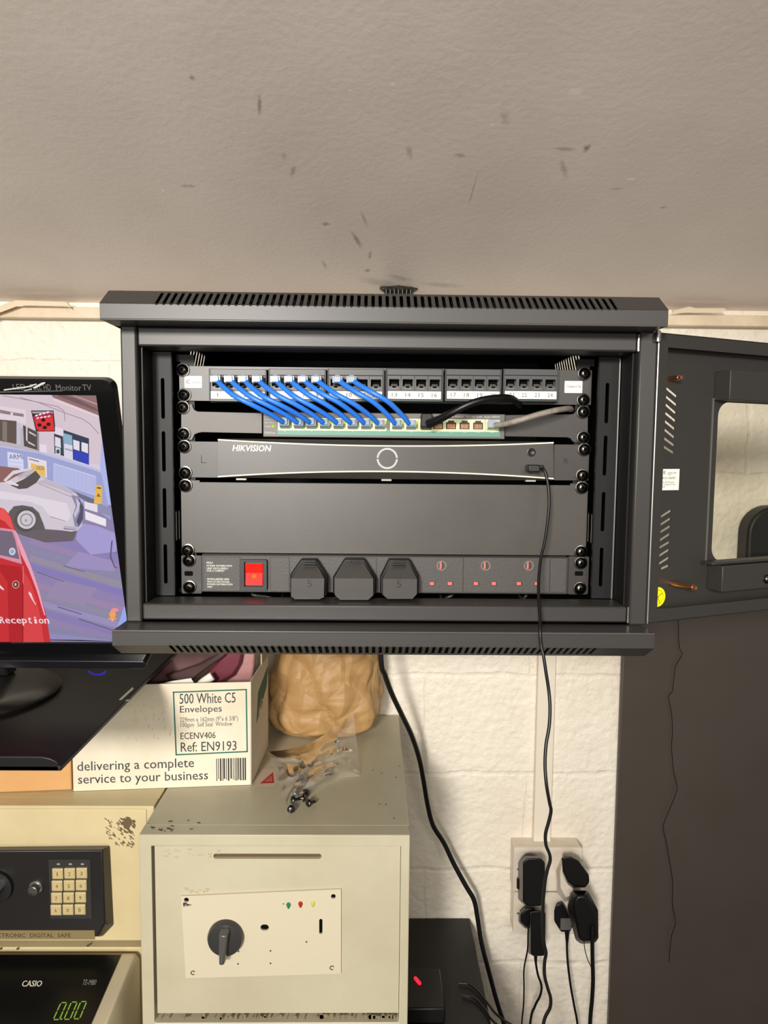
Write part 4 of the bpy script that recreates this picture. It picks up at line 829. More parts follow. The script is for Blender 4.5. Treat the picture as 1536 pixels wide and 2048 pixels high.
pp_((150, 144, 172), z1_([(470, 825), (520, 835), (558, 900), (556, 990), (520, 1040), (492, 1030), (480, 960), (500, 900)])); pp_((92, 88, 112), z1_([(520, 850), (552, 905), (548, 985), (520, 1030), (505, 1000), (530, 930)])); pp_((206, 200, 222), z1_([(500, 840), (530, 880), (520, 930), (495, 980), (488, 950), (510, 900)]))
pp_((190, 182, 204), z1_([(420, 1030), (500, 1036), (520, 1046), (500, 1056), (420, 1050)])); pp_((120, 112, 130), z1_([(420, 1046), (500, 1054), (500, 1058), (420, 1052)]))
# red car
pp_((206, 56, 60), z1_([(-300, 905), (0, 908), (30, 918), (70, 965), (100, 1060), (160, 1180), (215, 1320), (265, 1470), (305, 1620), (335, 1800), (340, 1830), (-300, 1830)]))
pp_((240, 92, 92), z1_([(0, 912), (28, 920), (66, 970), (95, 1058), (70, 1045), (30, 1000), (0, 985)])); pp_((238, 170, 190), z1_([(90, 1058), (104, 1062), (160, 1185), (212, 1315), (262, 1465), (300, 1620), (292, 1620), (240, 1450), (190, 1320), (140, 1220)]))
pp_((224, 150, 170), z1_([(-40, 1040), (0, 1042), (90, 1055), (108, 1100), (146, 1282), (120, 1275), (0, 1240), (-40, 1235)])); pp_((124, 110, 128), z1_([(-40, 1054), (0, 1058), (80, 1068), (100, 1120), (128, 1250), (0, 1222), (-40, 1215)])); pell((214, 222, 240), 24.5, 1103, 6.5, 7.5); pell((160, 176, 206), 24.5, 1103, 4, 4.8)
pp_((186, 44, 50), z1_([(0, 1285), (60, 1290), (130, 1300), (146, 1330), (150, 1800), (60, 1800), (50, 1400), (0, 1330)])); pp_((224, 74, 76), z1_([(156, 1330), (200, 1400), (236, 1500), (270, 1640), (290, 1800), (156, 1800)])); pp_((150, 38, 44), z1_([(147, 1300), (154, 1310), (154, 1800), (148, 1800)])); pp_((244, 120, 122), z1_([(150, 1290), (156, 1300), (156, 1420), (150, 1400)]))
pp_((250, 214, 220), z1_([(190, 1462), (206, 1475), (222, 1520), (238, 1550), (234, 1552), (210, 1515), (190, 1480)])); pp_((252, 226, 226), z1_([(-20, 1410), (0, 1420), (28, 1450), (22, 1455), (-20, 1425)])); pell((226, 150, 140), 31.5, 1169, 7.4, 8.2); pell((96, 66, 56), 31.5, 1169, 5.6, 6.4); pell((226, 200, 180), 31, 1169, 2, 3)
# caption and bell
layer[0] += 1; n_ = -.0060 + layer[0] * .00004; a, b = mpx(0, 1249.5, n_), mpx(97, 1233.5, n_); k0 = a[0]; 
cw = (b[0] - a[0]) / 9
for k, ch in enumerate('Reception'):
    dsc = .0032 if ch == 'p' else 0; hgt = {'R': 1, 't': .95, 'i': 1, 'e': .72, 'c': .72, 'o': .72, 'n': .72, 'p': .72}[ch]; H_ = (b[1] - a[1]) * .8; base = a[1] + .0022
    ww = cw * (.4 if ch in 'i' else .55 if ch == 't' else .8); xo = a[0] + cw * k + (cw - ww) / 2
    for off in (0, .0005): pic.text(ch, xo + off, xo + ww + off, base - dsc, base + H_ * hgt, n_ + off * .1, MM, pcol((248, 226, 232)))
pell((244, 150, 160), 229.5, 1220, 7.5, 3.8); pell((250, 168, 96), 225, 1229, 6.5, 8); pp_((250, 168, 96), [(216, 1236), (233, 1236), (234, 1238.5), (216, 1238.5)]); pell((250, 180, 150), 225, 1240, 3.5, 2)
pp_((160, 176, 240), [(234, 1256), (248, 1214), (256, 1214), (256, 1250)])
sp = pic.build('screen', pm, mon, weld=False)
# stand: neck and round foot
SHZ = .0
sd = at(122, 1532, .80)
SHELF_Z = sd.z
m = MB(); nb = MO + MX * (-SW / 2) - MY * (SH * .6) - MN * .055
fc = Vector((at(95, 1400, 1.02).x - .125, 1.03, SHELF_Z))
m.skin([[Vector((nb.x - .05, nb.y, nb.z)), Vector((nb.x + .05, nb.y, nb.z)), Vector((nb.x + .05, nb.y + .03, nb.z)), Vector((nb.x - .05, nb.y + .03, nb.z))], [Vector((fc.x - .05, fc.y + .03, fc.z + .02)), Vector((fc.x + .05, fc.y + .03, fc.z + .02)), Vector((fc.x + .05, fc.y + .06, fc.z + .02)), Vector((fc.x - .05, fc.y + .06, fc.z + .02))]], smooth=False); m.build('neck', BLACKP, mon, bevel=.004)
m = MB(); M = Matrix.Translation(fc) @ Matrix.Scale(1.0, 4, (0, 1, 0)); m.lathe([(.128, .0005), (.130, .006), (.124, .012), (.10, .017), (.05, .021), (.01, .022)], M, 48); m.build('foot', mat('foot_black', (22, 20, 19), .3, coat=.2), mon)
# ---- black shelf under the monitor
sh = thing('monitor_shelf', (-.75, WALL_Y, SHELF_Z - .02), 'black flat shelf under the monitor, above the envelope box', 'shelf')
rx = sd.x
m = MB(); m.box(-1.15, rx, .80, WALL_Y, SHELF_Z - .006, SHELF_Z); m.build('board', SATINB, sh, bevel=.001)
lx = at(108, 1530, .80).x; zt = at(40, 1513, .80).z
m = MB(); m.prism([(-1.15, SHELF_Z - .006), (lx + .006, SHELF_Z - .006), (lx + .004, SHELF_Z + (zt - SHELF_Z) * .45), (lx - .004, SHELF_Z + (zt - SHELF_Z) * .8), (lx - .014, zt), (-1.15, zt)], -.003, 0, VP(.80)); m.build('front_lip', mat('lip_black', (16, 17, 18), .35), sh, bevel=.0012)
for x in (-.98, -.50): m = MB(); m.box(x, x + .03, 1.15, WALL_Y, SHELF_Z - .03, SHELF_Z - .006); m.build('bracket', POWDER, sh)
m = MB(); q = [atz(x, y, SHELF_Z + .0003) for x, y in ((237, 1400), (243, 1400), (267, 1378), (265, 1374))]; m.add(q, [(0, 1, 2, 3)]); q = [atz(x, y, SHELF_Z + .0003) for x, y in ((250, 1402), (257, 1402), (259, 1399), (254, 1399))]; m.add(q, [(0, 1, 2, 3)]); m.build('pale_mark', mat('pale_mark_grey', (190, 184, 172), .4), sh)  # two small pale marks on the shelf top

# ================================================================== SAFES AND WHAT STANDS ON THEM
SFZ = 1.142; DESKZ = .685
def lip_box(name, x0, x1, y0, z0, z1, op, depth, m_, parent):
    """hollow front: frame around a door opening op=(x0,x1,z0,z1), door set back by depth"""
    m = MB(); a0, a1, b0, b1 = op
    m.plate([(x0, z0), (x1, z0), (x1, z1), (x0, z1)], [[(a0, b0), (a1, b0), (a1, b1), (a0, b1)]], -depth - .01, 0, VP(y0))
    m.box(x0, x1, y0 + depth + .009, WALL_Y - .012, z0, z1); return m.build(name, m_, parent, bevel=.0015)
RX0, RX1, RY = -.336, .057, 1.010
safe = thing('safe', ((RX0 + RX1) / 2, 1.25, DESKZ), 'cream steel deposit safe with slot and round knob, in front', 'safe')
op = (at(305, 1850, RY).x, at(800, 1850, RY).x, at(560, 2046, RY).z, at(560, 1693, RY).z)
lip_box('body', RX0, RX1, RY, DESKZ, SFZ, op, .018, CREAM, safe)
DRY = RY + .0035
dX0, dX1, dZ0, dZ1 = op[0] + .0040, op[1] - .0006, op[2] + .013, op[3] - .0008
s0, s1 = at(428, 1712, DRY), at(642, 1708, DRY); sz = at(535, 1712.5, DRY).z
k0 = at(530, 1852, DRY); k1 = at(642, 1850, DRY)
m = MB(); m.plate([(dX0, dZ0), (dX1, dZ0), (dX1, dZ1), (dX0, dZ1)], [slot(s0.x + .003, sz, s1.x - .003, sz, .0078, 6)], -.012, 0, VP(DRY))
m.box(dX0, dX1, RY + .019, RY + .02, dZ0, dZ1); sdoor = m.build('door', CREAM, safe)
m = MB(); m.box(s0.x - .002, s1.x + .002, DRY + .0055, DRY + .0118, sz - .0065, sz + .0065); m.build('slot_liner', mat('brown_slot', (92, 74, 48), .6), sdoor)
# grime along the bottom ledge
m = MB(); a = units(316, 2031, 790, 2043, RY + .004)
for k in range(60):
    x = a[0] + (a[1] - a[0]) * random.random() ** .6; m.box(x, x + random.uniform(.001, .006), RY + .0030, RY + .0034, op[2] + .002 + random.uniform(0, .004), op[2] + random.uniform(.006, .012))
m.build('ledge_dirt', mat('ledge_grime', (132, 120, 92), .8), sdoor)
# lock plate
pa = at(362, 1794, DRY - .004); a = units(362, 1787, 683, 1956, DRY - .004)
m = MB(); hs = [slot(k0.x - .0014, k0.z, k0.x + .0014, k0.z, .0095, 8), slot(k1.x, k1.z - .0095, k1.x, k1.z + .0095, .0048, 6), circ(at(374, 1797, DRY).x, at(374, 1797, DRY).z, .0036), circ(at(667, 1787.5, DRY).x + 0, at(667, 1790, DRY).z, .0036)]
p1 = at(370, 1806, DRY); hs.append([(p1.x - .0018, p1.z - .0035), (p1.x + .004, p1.z - .003), (p1.x + .0125, p1.z - .0005), (p1.x + .004, p1.z + .001), (p1.x + .0035, p1.z + .0030), (p1.x - .0018, p1.z + .003)])
cc = [(at(377, 1791, DRY - .004)), (at(683, 1778, DRY - .004)), (at(683, 1949, DRY - .004)), (at(368, 1958, DRY - .004))]
cc = [(at(362, 1793, DRY - .004)), (at(682, 1779, DRY - .004)), (at(682, 1948, DRY - .004)), (at(371, 1957, DRY - .004))]
ol = [(cc[3].x, cc[3].z), (cc[2].x, cc[2].z), (cc[1].x, cc[1].z), (cc[0].x, cc[0].z)]
m.plate(ol, hs, 0, .0035, VP(DRY)); lp = m.build('lock_plate', CREAMP, sdoor, bevel=0)
m = MB(); m.plate([(q[0], q[1]) for q in rrect(ol[0][0] + .010, ol[1][0] - .008, ol[0][1] + .008, ol[2][1] - .017, .004)], [], .0001, .0004, VP(DRY)); m.build('plate_backing', DARKHOLE, lp)
for q, r_ in ((at(374, 1797, DRY), .0038), (at(667, 1790, DRY), .0038)): m = MB(); m.disc(q.x, q.z, r_, z=.0004, M=VP(DRY), n=18); m.build('corner_hole', DARKHOLE, lp)
m = MB(); m.poly([(p1.x - .002, p1.z - .004), (p1.x + .013, p1.z - .004), (p1.x + .013, p1.z + .0034), (p1.x - .002, p1.z + .0034)], .0005, VP(DRY)); m.disc(p1.x + .0012, p1.z - .0004, .0024, z=.0012, M=VP(DRY), mi=1); m.build('broken_corner', [DARKHOLE, STEEL], lp)
M = VP(DRY - .0035) @ Matrix.Translation((at(453, 1869, DRY).x, at(453, 1869, DRY).z, 0))
m = MB(); m.lathe([(.0262, 0), (.0262, .006), (.0245, .010), (.012, .0125), (.001, .013)], M, 40)
kp = m.build('knob', mat('dark_grey_knob', (52, 52, 51), .32), lp)
m = MB(); m.loft([([(-.0068, -.0280), (.0045, -.0275), (.0095, .0215), (-.0065, .0215)], .004), ([(-.0052, -.0270), (.0020, -.0265), (.0072, .0190), (-.0050, .0190)], .026)], M); m.build('knob_grip', mat('grip_grey', (78, 77, 75), .28), kp, bevel=.0025)
for x, y, c in ((577, 1810, (40, 120, 84)), (601, 1808, (166, 40, 30)), (626, 1807, (196, 190, 84))):
    p = at(x, y, DRY - .004); m = MB(); Mx = VP(DRY - .0036) @ Matrix.Translation((p.x, p.z, 0)) 
    m.loft([([(.0034 * math.cos(t_) * 1.0, .0040 * math.sin(t_) - (.0022 if math.sin(t_) < -.9 else 0)) for t_ in [i * math.pi / 8 for i in range(16)]], 0), ([(.0018 * math.cos(i * math.pi / 8), .0022 * math.sin(i * math.pi / 8)) for i in range(16)], .0014)], Mx)
    m.build('indicator_lamp', mat('lamp_%d' % c[0], c, .3), lp)
for x, y, r_ in ((386, 1946, .0036), (664, 1936, .0036), (476, 1928, .0013), (477, 1903, .0013), (541, 1902, .0013), (541, 1927, .0013), (613, 1884, .0013), (567, 1808, .001)):
    p = at(x, y, DRY - .004); m = MB(); Mx = VP(DRY - .0036) @ Matrix.Translation((p.x, p.z, 0))
    if r_ > .003: m.ring(0, 0, r_, r_ * .6, .0002, Mx, 0, 20, .5, 5.4); m.disc(0, 0, r_ * .55, z=.0003, M=Mx, mi=1)
    else: m.disc(0, 0, r_, z=.0003, M=Mx)
    m.build('plate_hole', [GRIMED, CREAMP], lp)
# scuffed paint on the safe: scratches by the top left corner
m = MB()
for k in range(26):
    p = atz(random.uniform(290, 410), random.uniform(1640, 1675), SFZ + .0003)
    if p.y < RY + .004 or p.x < RX0 + .004: continue
    r_ = random.uniform(.0004, .0018); m.disc(p.x, p.y, r_ * random.uniform(1, 3), r_, p.z + k * 4e-6, n=8, rot=random.uniform(-.6, .2))
for k in range(9):
    p = atz(random.uniform(730, 815), random.uniform(1450, 1640), SFZ + .0003); m.disc(p.x, p.y, .0016, .0014, p.z, n=8)
m.build('paint_chips', GRIMED, safe)
m = MB()
for k in range(34):
    p = at(random.uniform(322, 440) if k < 20 else random.uniform(370, 420), random.uniform(1699, 1715) if k < 20 else random.uniform(1776, 1786), DRY - .0002); m.disc(p.x, p.z, random.uniform(.001, .004), random.uniform(.0005, .0014), .0002 + k * 4e-6, VP(DRY), n=9, rot=random.uniform(-.3, .3))
m.build('scuffs', mat('faint_scuff', (176, 162, 128), .7), sdoor)
# warning sticker on its top
q = [atz(x, y, SFZ + .0003) for x, y in ((508, 1574), (549, 1574), (568, 1537), (523, 1537))]
m = MB(); m.add(q, [(0, 1, 2, 3)]); q = [atz(x, y, SFZ + .0005) for x, y in ((520, 1567), (548, 1566), (546, 1544))]; m.add(q, [(0, 1, 2)], mi=1)
q = [atz(x, y, SFZ + .0007) for x, y in ((529, 1563), (544, 1562.5), (543, 1551))]; m.add(q, [(0, 1, 2)], mi=2); q = [atz(x, y, SFZ + .0009) for x, y in ((537, 1561), (538.5, 1561), (541, 1554), (539.5, 1554))]; m.add(q, [(0, 1, 2, 3)], mi=1)
m.build('warning_sticker', [mat('sticker_film', (206, 184, 164), .4), mat('warning_red', (186, 52, 48), .4), mat('warning_pink', (204, 120, 108), .4)], safe)
# ---- left safe
LX0, LX1, LY = -.80, -.3395, 1.095
ls_ = thing('safe', ((LX0 + LX1) / 2, 1.3, DESKZ), 'cream digital safe with black keypad panel, behind the cash register', 'safe')
op = (LX0 + .03, at(279, 1760, LY).x, at(100, 1912, LY).z + .010, at(150, 1622, LY).z)
op = (LX0 + .03, LX1 - .012, at(100, 1895, LY).z, SFZ - .006)
lip_box('body', LX0, LX1, LY, DESKZ, SFZ, op, .016, CREAM2, ls_)
LD = LY + .002
m = MB(); m.box(op[0] + .003, op[1] - .0008, LD, LD + .012, op[2] + .010, op[3] - .0008); ld = m.build('door', CREAM2, ls_, bevel=.001)
for x, y in ((2, 1897), (36, 1897), (176, 1891)): p = at(x, y, LY); m = MB(); m.disc(p.x, p.z, .003, .0018, .0003, VP(LY), n=10, rot=.5); m.build('paint_chip', GRIMED, ls_)
# scratched patch
m = MB(); rnd = random.Random(4)
for k in range(70):
    u, v = rnd.random(), rnd.random(); x = 209 + 60 * u; y = 1642 + 50 * v + (u - .5) * 14
    if (u < .35 and v > .8) or (u > .8 and v > .75 and False): continue
    p = at(x, y, LD); m.disc(p.x, p.z, rnd.uniform(.0012, .0042), rnd.uniform(.0005, .0011), .0003 + k * 4e-6, VP(LD), n=8, rot=-.75 + rnd.uniform(-.25, .25))
for k in range(26):
    p = at(rnd.gauss(253, 7), rnd.gauss(1650, 7), LD); m.disc(p.x, p.z, rnd.uniform(.002, .005), rnd.uniform(.0012, .0026), .0006 + k * 4e-6, VP(LD), n=8, rot=rnd.uniform(-1.2, -.2))
m.build('scratched_patch', mat('scratch_brown', (96, 80, 56), .7), ld)
# keypad panel
kb = [(-420, 1698), (220, 1691), (228, 1850), (205, 1873), (-420, 1890)]; KF = LY - .022
kf = [(-420, 1703), (205, 1700), (210, 1846), (196, 1872), (-420, 1886)]
m = MB(); vs = [at(x, y, LD) for x, y in kb] + [at(x, y, KF) for x, y in kf]; n = len(kb)
m.add(vs, [(i, (i + 1) % n, n + (i + 1) % n, n + i) for i in range(n)] + [tuple(range(n)), tuple(range(n, 2 * n))]); kpnl = m.build('keypad_panel', mat('keypad_black', (30, 28, 27), .38), ld, bevel=.002)
a = units(102, 1721, 180, 1834, KF); m = MB(); m.plate(rrect(a[0] - .002, a[1] + .002, a[2] - .002, a[3] + .002, .001), [], 0, .001, VP(KF)); 
kfm = m.build('keypad_frame', mat('keypad_frame_grey', (48, 47, 45), .4), kpnl)
key0 = None; lab = ['1', '2', '3', '4', '5', '6', '7', '8', '9', 'A', '0', 'B']
for r_ in range(4):
    for c_ in range(3):
        x = 116.5 + c_ * 24 - r_ * 1.1; y = 1746 + r_ * 24.2 - c_ * .6; p = at(x, y, KF - .001)
        m = MB(); M = VP(KF - .001) @ Matrix.Translation((p.x, p.z, 0)); m.loft([(rrect(-.0083, .0083, -.0084, .0084, .001, 2), 0), (rrect(-.0083, .0083, -.0084, .0084, .001, 2), .0022), (rrect(-.0066, .0066, -.0066, .0066, .001, 2), .0034)], M)
        hk = .0007 if lab[r_ * 3 + c_] == '1' else .0018; m.text(lab[r_ * 3 + c_], -hk, hk, -.0030, .0030, .0036, M, 1); m.build('key', [mat('beige_key', (186, 168, 122), .4), mat('key_print', (92, 78, 50), .5)], kfm)
for x in (117, 141, 165): p = at(x, 1728, KF - .001); m = MB(); m.disc(p.x, p.z, .0028, .0014, .0004, VP(KF - .001), n=14); m.build('status_lamp', mat('pale_lamp', (150, 148, 146), .3), kfm)
M = VP(KF) @ Matrix.Translation((at(73, 1773, KF).x, at(73, 1773, KF).z, 0)); m = MB(); m.lathe([(.0105, 0), (.0105, .003), (.0072, .004), (.0072, .013), (.0058, .0135), (.0040, .010), (.001, .0098)], M, 28); m.build('key_lock', mat('lock_steel', (150, 146, 142), .22, metal=.9), kpnl)
p = at(-6, 1772, KF); M = VP(KF) @ Matrix.Translation((p.x, p.z, 0)); m = MB(); m.lathe([(.026, 0), (.025, .006), (.012, .008)], M, 28); kk = m.build('turn_knob', BLACKP, kpnl); m = MB(); m.loft([([(-.008, -.024), (.008, -.024), (.012, .014), (-.004, .016)], .005), ([(-.004, -.020), (.004, -.020), (.008, .012), (-.002, .012)], .028)], M @ Matrix.Rotation(-.6, 4, 'Z')); m.build('knob_bar', mat('knob_silver', (150, 150, 150), .25, metal=.7), kk, bevel=.002)
a = units(-300, 1860, 190, 1878, KF); m = MB(); m.box(a[0], a[1], KF - .0012, KF, a[2], a[3]); b = units(-24, 1865.5, 142, 1873.5, KF); m.text('ELECTRONIC  DIGITAL  SAFE', b[0], b[1], b[2], b[3], .0014, VP(KF), 1); m.build('name_strip', [mat('olive_strip', (128, 114, 78), .4), mat('strip_print', (60, 50, 30), .5)], kpnl)
# ---- desk
dk = thing('desk', (-.4, 1.1, 0), 'black desk under the safes, with its right end beside the wall', 'desk')
DX1 = .217
m = MB(); m.box(-1.3, DX1, .86, WALL_Y - .003, DESKZ - .03, DESKZ - .0005); m.build('desktop', mat('black_desktop', (16, 15, 15), .5), dk, bevel=.002)
for x in (-1.26, -.3, DX1 - .04): m = MB(); m.box(x, x + .03, .90, WALL_Y - .05, 0, DESKZ - .03); m.build('leg', mat('black_desktop', (16, 15, 15)), dk)
# small black adapter with a red light
p = atz(840, 1975, DESKZ + .03); t = thing('power_adapter', (p.x, p.y, DESKZ), 'small black box on the desk with a glowing red light', 'adapter')
m = MB(); m.box(.062, .135, p.y - .05, p.y + .05, DESKZ, DESKZ + .030); m.build('case', ADAPT, t, bevel=.003)
m = MB(); q = atz(835, 1963, DESKZ + .0302); M = Matrix.Translation(q) @ Matrix.Rotation(.5, 4, 'Z'); m.prism(rrect(-.0028, .0028, -.010, .010, .0022, 3), 0, .003, M); m.build('red_light', emi('red_led', (255, 40, 60), 1.5), t)
# two thin wires on the desk end
for i, pth in enumerate(([(918, 1966), (938, 1969), (958, 1985), (978, 2010), (1000, 2035)], [(925, 1990), (950, 1998), (972, 2022), (990, 2046)])):
    P_ = [atz(x, y, DESKZ + .004) for x, y in pth]; e = P_[-1]; P_ += [e + Vector((.05, -.03, -.02)), e + Vector((.10, -.04, -.12)), e + Vector((.12, -.04, -.4)), Vector((e.x + .12, e.y - .04, .003))]
    m = MB(); m.tube(P_, .0022, 8); tag(m.build('thin_wire', RUBBER, loc=P_[0]), ['thin black wire nearer the wall, trailing off the desk end', 'thin black wire nearer the front, trailing off the desk end'][i], 'cable')

# ---- cash register
cr = thing('cash_register', (-.56, .92, DESKZ), 'cream and black cash register reading 0.00, in front of the left safe', 'cash register')
gt = at(242, 1912, 1.075); gb = at(190, 2036, .965)
GX = gt.x
ya, za, yb_, zb_ = 1.075, gt.z, .90, gt.z + (gb.z - gt.z) * (1.075 - .90) / (1.075 - .965)
side = lambda dz: [(.80, DESKZ + .002), (1.085, DESKZ + .002), (1.085, za + dz - .002), (ya, za + dz), (yb_, zb_ + dz), (.86, zb_ + dz - .06), (.80, DESKZ + .10)]
Mx = frame((0, 0, 0), (0, 1, 0), (0, 0, 1))
m = MB(); m.loft([(side(0), -.78), (side(0), GX + .0195), ([(y + (.0 if k else 0), z - (.01 if z > .8 else 0)) for k, (y, z) in enumerate(side(0))], GX + .026)], Mx); m.build('shell', mat('cream_register', (206, 194, 166), .4), cr, bevel=.002)
GN = Vector((0, -(za - zb_), (ya - yb_))).normalized(); GO = Vector((0, ya, za)); 
if GN.z < 0: GN = -GN
GM = frame(GO, (1, 0, 0), (0, ya - yb_, za - zb_))
def gpx(x, y, n=.0): p = onp(x, y, GO + GN * n, GN) - GO; return (p.x, p.dot(Vector((0, ya - yb_, za - zb_)).normalized()))
m = MB(); LL = math.hypot(ya - yb_, za - zb_); m.prism([(-.78, -LL + .004), (GX, -LL + .004), (GX, .001), (-.78, .001)], .0002, .0016, GM); fas = m.build('display_fascia', mat('smoked_window', (12, 12, 11), .3), cr)
m = MB()
def gr(x0, y0, x1, y1): ym, xm = (y0 + y1) / 2, (x0 + x1) / 2; return gpx(x0, ym, .002)[0], gpx(x1, ym, .002)[0], gpx(xm, y1, .002)[1], gpx(xm, y0, .002)[1]
a = gr(46, 1961, 85, 1973)
for off in (0, .0005): m.text('CASIO', a[0] + off, a[1] + off, a[2], a[3], .0019 + off * .1, GM, 0, -.22)
m.build('logo', mat('register_white', (236, 230, 214), .4), fas)
m = MB(); a = gr(166, 1959, 193, 1970); m.text('TE-M80', *a, .0019, GM, 0, -.1); m.build('printed_legend', mat('register_grey', (150, 146, 138), .4), fas)
m = MB(); VF = emi('green_digits', (140, 176, 66), .9)
def seg0(x0, y0, x1, y1):
    ym = (y0 + y1) / 2; xm = (x0 + x1) / 2; a = (gpx(x0, ym, .002)[0], gpx(xm, y1, .002)[1]); b = (gpx(x1, ym, .002)[0], gpx(xm, y0, .002)[1]); h = b[1] - a[1]; w_ = (b[0] - a[0]); k = .0018; sh = -w_ * .12; w2 = w_
    def bar(u0, v0, u1, v1): 
        d = Vector((u1 - u0, v1 - v0)); q = Vector((-d.y, d.x)).normalized() * k * .5; m.poly([(u0 - q.x, v0 - q.y), (u1 - q.x, v1 - q.y), (u1 + q.x, v1 + q.y), (u0 + q.x, v0 + q.y)], .0019, GM)
    X = lambda u, v: (a[0] + u * w2 + sh * v, a[1] + v * h)
    for (u0, v0), (u1, v1) in (((.1, 0), (.9, 0)), ((.1, 1), (.9, 1)), ((0, .06), (0, .47)), ((0, .53), (0, .94)), ((1, .06), (1, .47)), ((1, .53), (1, .94))): bar(*X(u0, v0), *X(u1, v1))
seg0(115, 2005, 127, 2039); seg0(136, 2004, 148, 2038.5); seg0(155, 2003, 167, 2037.5); a = gpx(122.5, 2038, .002); m.disc(a[0], a[1], .0014, z=.0019, M=GM); m.build('digits', VF, fas)

# ---- envelope box
O = atz(147, 1583, SFZ); O.z = SFZ + .0006; E_ = atz(503, 1570, SFZ); BU = (E_ - O); BU.z = 0; BWID = BU.length; BU.normalize(); BN = Vector((BU.y, -BU.x, 0))   # towards viewer
BH = onp(505, 1364, O, BN).z - O.z; BDEP = .160
BDV = Vector((.03, 1, 0)).normalized()      # the old carton has gone slightly out of square
BM = Matrix(((BU.x, 0, -BDV.x, O.x), (BU.y, 0, -BDV.y, O.y), (0, 1, 0, O.z), (0, 0, 0, 1)))
bx = thing('envelope_box', O + BU * (BWID / 2) - BN * (BDEP / 2), 'cream open cardboard box printed 500 White C5 Envelopes', 'box')
def bpx(x, y): p = onp(x, y, O, BN) - O; return (p.dot(BU), p.z)
th = .003
m = MB(); m.box(0, BWID, 0, BH, -th, 0, BM); m.box(0, BWID, 0, BH, -BDEP, -BDEP + th, BM); m.box(0, th, 0, BH, -BDEP, 0, BM); m.box(BWID - th, BWID, 0, BH, -BDEP, 0, BM); m.box(0, BWID, 0, th, -BDEP, 0, BM); bb_ = m.build('carton', CARD, bx, bevel=.0012)
m = MB()
def btxt(s, x0, x1, y0, y1, mi=0, bold=.0002):
    xm, ym = (x0 + x1) / 2, (y0 + y1) / 2; xa, xb, za_, zb2 = bpx(x0, ym)[0], bpx(x1, ym)[0], bpx(xm, y1)[1], bpx(xm, y0)[1]
    m.text(s, xa, xb, za_, zb2, .0003, BM, mi)
    if bold: m.text(s, xa + bold, xb + bold, za_, zb2, .0003, BM, mi)
btxt('500 White C5', 359, 471, 1386, 1406.5); btxt('Envelopes', 360, 443.5, 1411, 1428.5); btxt('229mm x 162mm (9"x 6 3/8")', 360, 476, 1433, 1445.5, bold=0); btxt('100gsm  Self Seal  Window', 361, 465, 1444, 1455.5, bold=0); btxt('ECENV406', 361, 431, 1464.5, 1477.5); btxt('Ref: EN9193', 361.5, 473, 1483, 1502)
btxt('delivering a complete', 154.5, 388, 1519.5, 1544); btxt('service to your business', 156, 416, 1545, 1569)
m.build('printed_text', mat('box_ink', (84, 88, 92), .6), bb_)
m = MB(); fr = [bpx(347, 1384.5), bpx(492.5, 1379), bpx(494.5, 1503), bpx(352.5, 1509.5)]; kx = .0022
for i in range(4):
    a, b = Vector(fr[i]), Vector(fr[(i + 1) % 4]); d = (b - a).normalized(); q = Vector((-d.y, d.x)) * kx / 2; a2, b2 = a - d * kx / 2, b + d * kx / 2
    m.poly([tuple(a2 - q), tuple(b2 - q), tuple(b2 + q), tuple(a2 + q)], .0003, BM)
m.build('green_border', GREENP, bb_)
m = MB(); x = 433.; rnd = random.Random(3)
while x < 494:
    w_ = rnd.choice((1, 1, 1.6, 2.4)); yb2 = 1560 - (x - 433) * .03 + rnd.choice((0, -2, 2)); a, b = bpx(x, yb2), bpx(x + w_, 1517 - (x - 433) * .03); m.poly([(a[0], a[1]), (b[0], a[1]), (b[0], b[1]), (a[0], b[1])], .0003, BM); x += w_ + rnd.choice((1.2, 1.8, 2.6))
m.build('barcode', INK, bb_)
# scuffs on the carton face
m = MB(); rnd = random.Random(8)
for k in range(40):
    a = bpx(rnd.uniform(250, 345), rnd.uniform(1400, 1480)); m.disc(a[0], a[1], rnd.uniform(.0004, .0010), rnd.uniform(.001, .005), .0002 + k * 4e-6, BM, n=8, rot=rnd.uniform(-.2, .2))
m.build('face_scuffs', mat('card_scuff', (208, 192, 158), .8), bb_)
# green print on the right side
BS = frame(O + BU * BWID, BDV, (0, 0, 1))
SN = BDV.cross(Vector((0, 0, 1)))
def spx(x, y): p = onp(x, y, O + BU * BWID, SN) - (O + BU * BWID); return (p.dot(BDV), p.z)
m = MB(); m.poly([spx(513, 1447), spx(533, 1372), spx(536, 1330), spx(516, 1385)], -.0003, BS @ Matrix.Scale(-1, 4, (0, 0, 1))); m.build('side_print', GREENP, bb_)
m = MB()
for pl in ([(517, 1420), (523, 1396), (523.8, 1394), (518, 1424)], [(523, 1396), (527, 1402), (527, 1406), (523, 1400)], [(517, 1424), (525, 1408), (525, 1412), (517, 1430)]): m.poly([spx(*q) for q in pl], -.0006, BS @ Matrix.Scale(-1, 4, (0, 0, 1)))
m.build('side_symbol', mat('print_white', (214, 206, 182), .6), bb_)
m = MB(); m.box(BWID - .0026, BWID, BH - .001, BH + .020, -BDEP + .004, -.10, BM); m.build('side_flap', mat('flap_card', (178, 160, 122), .75), bx)
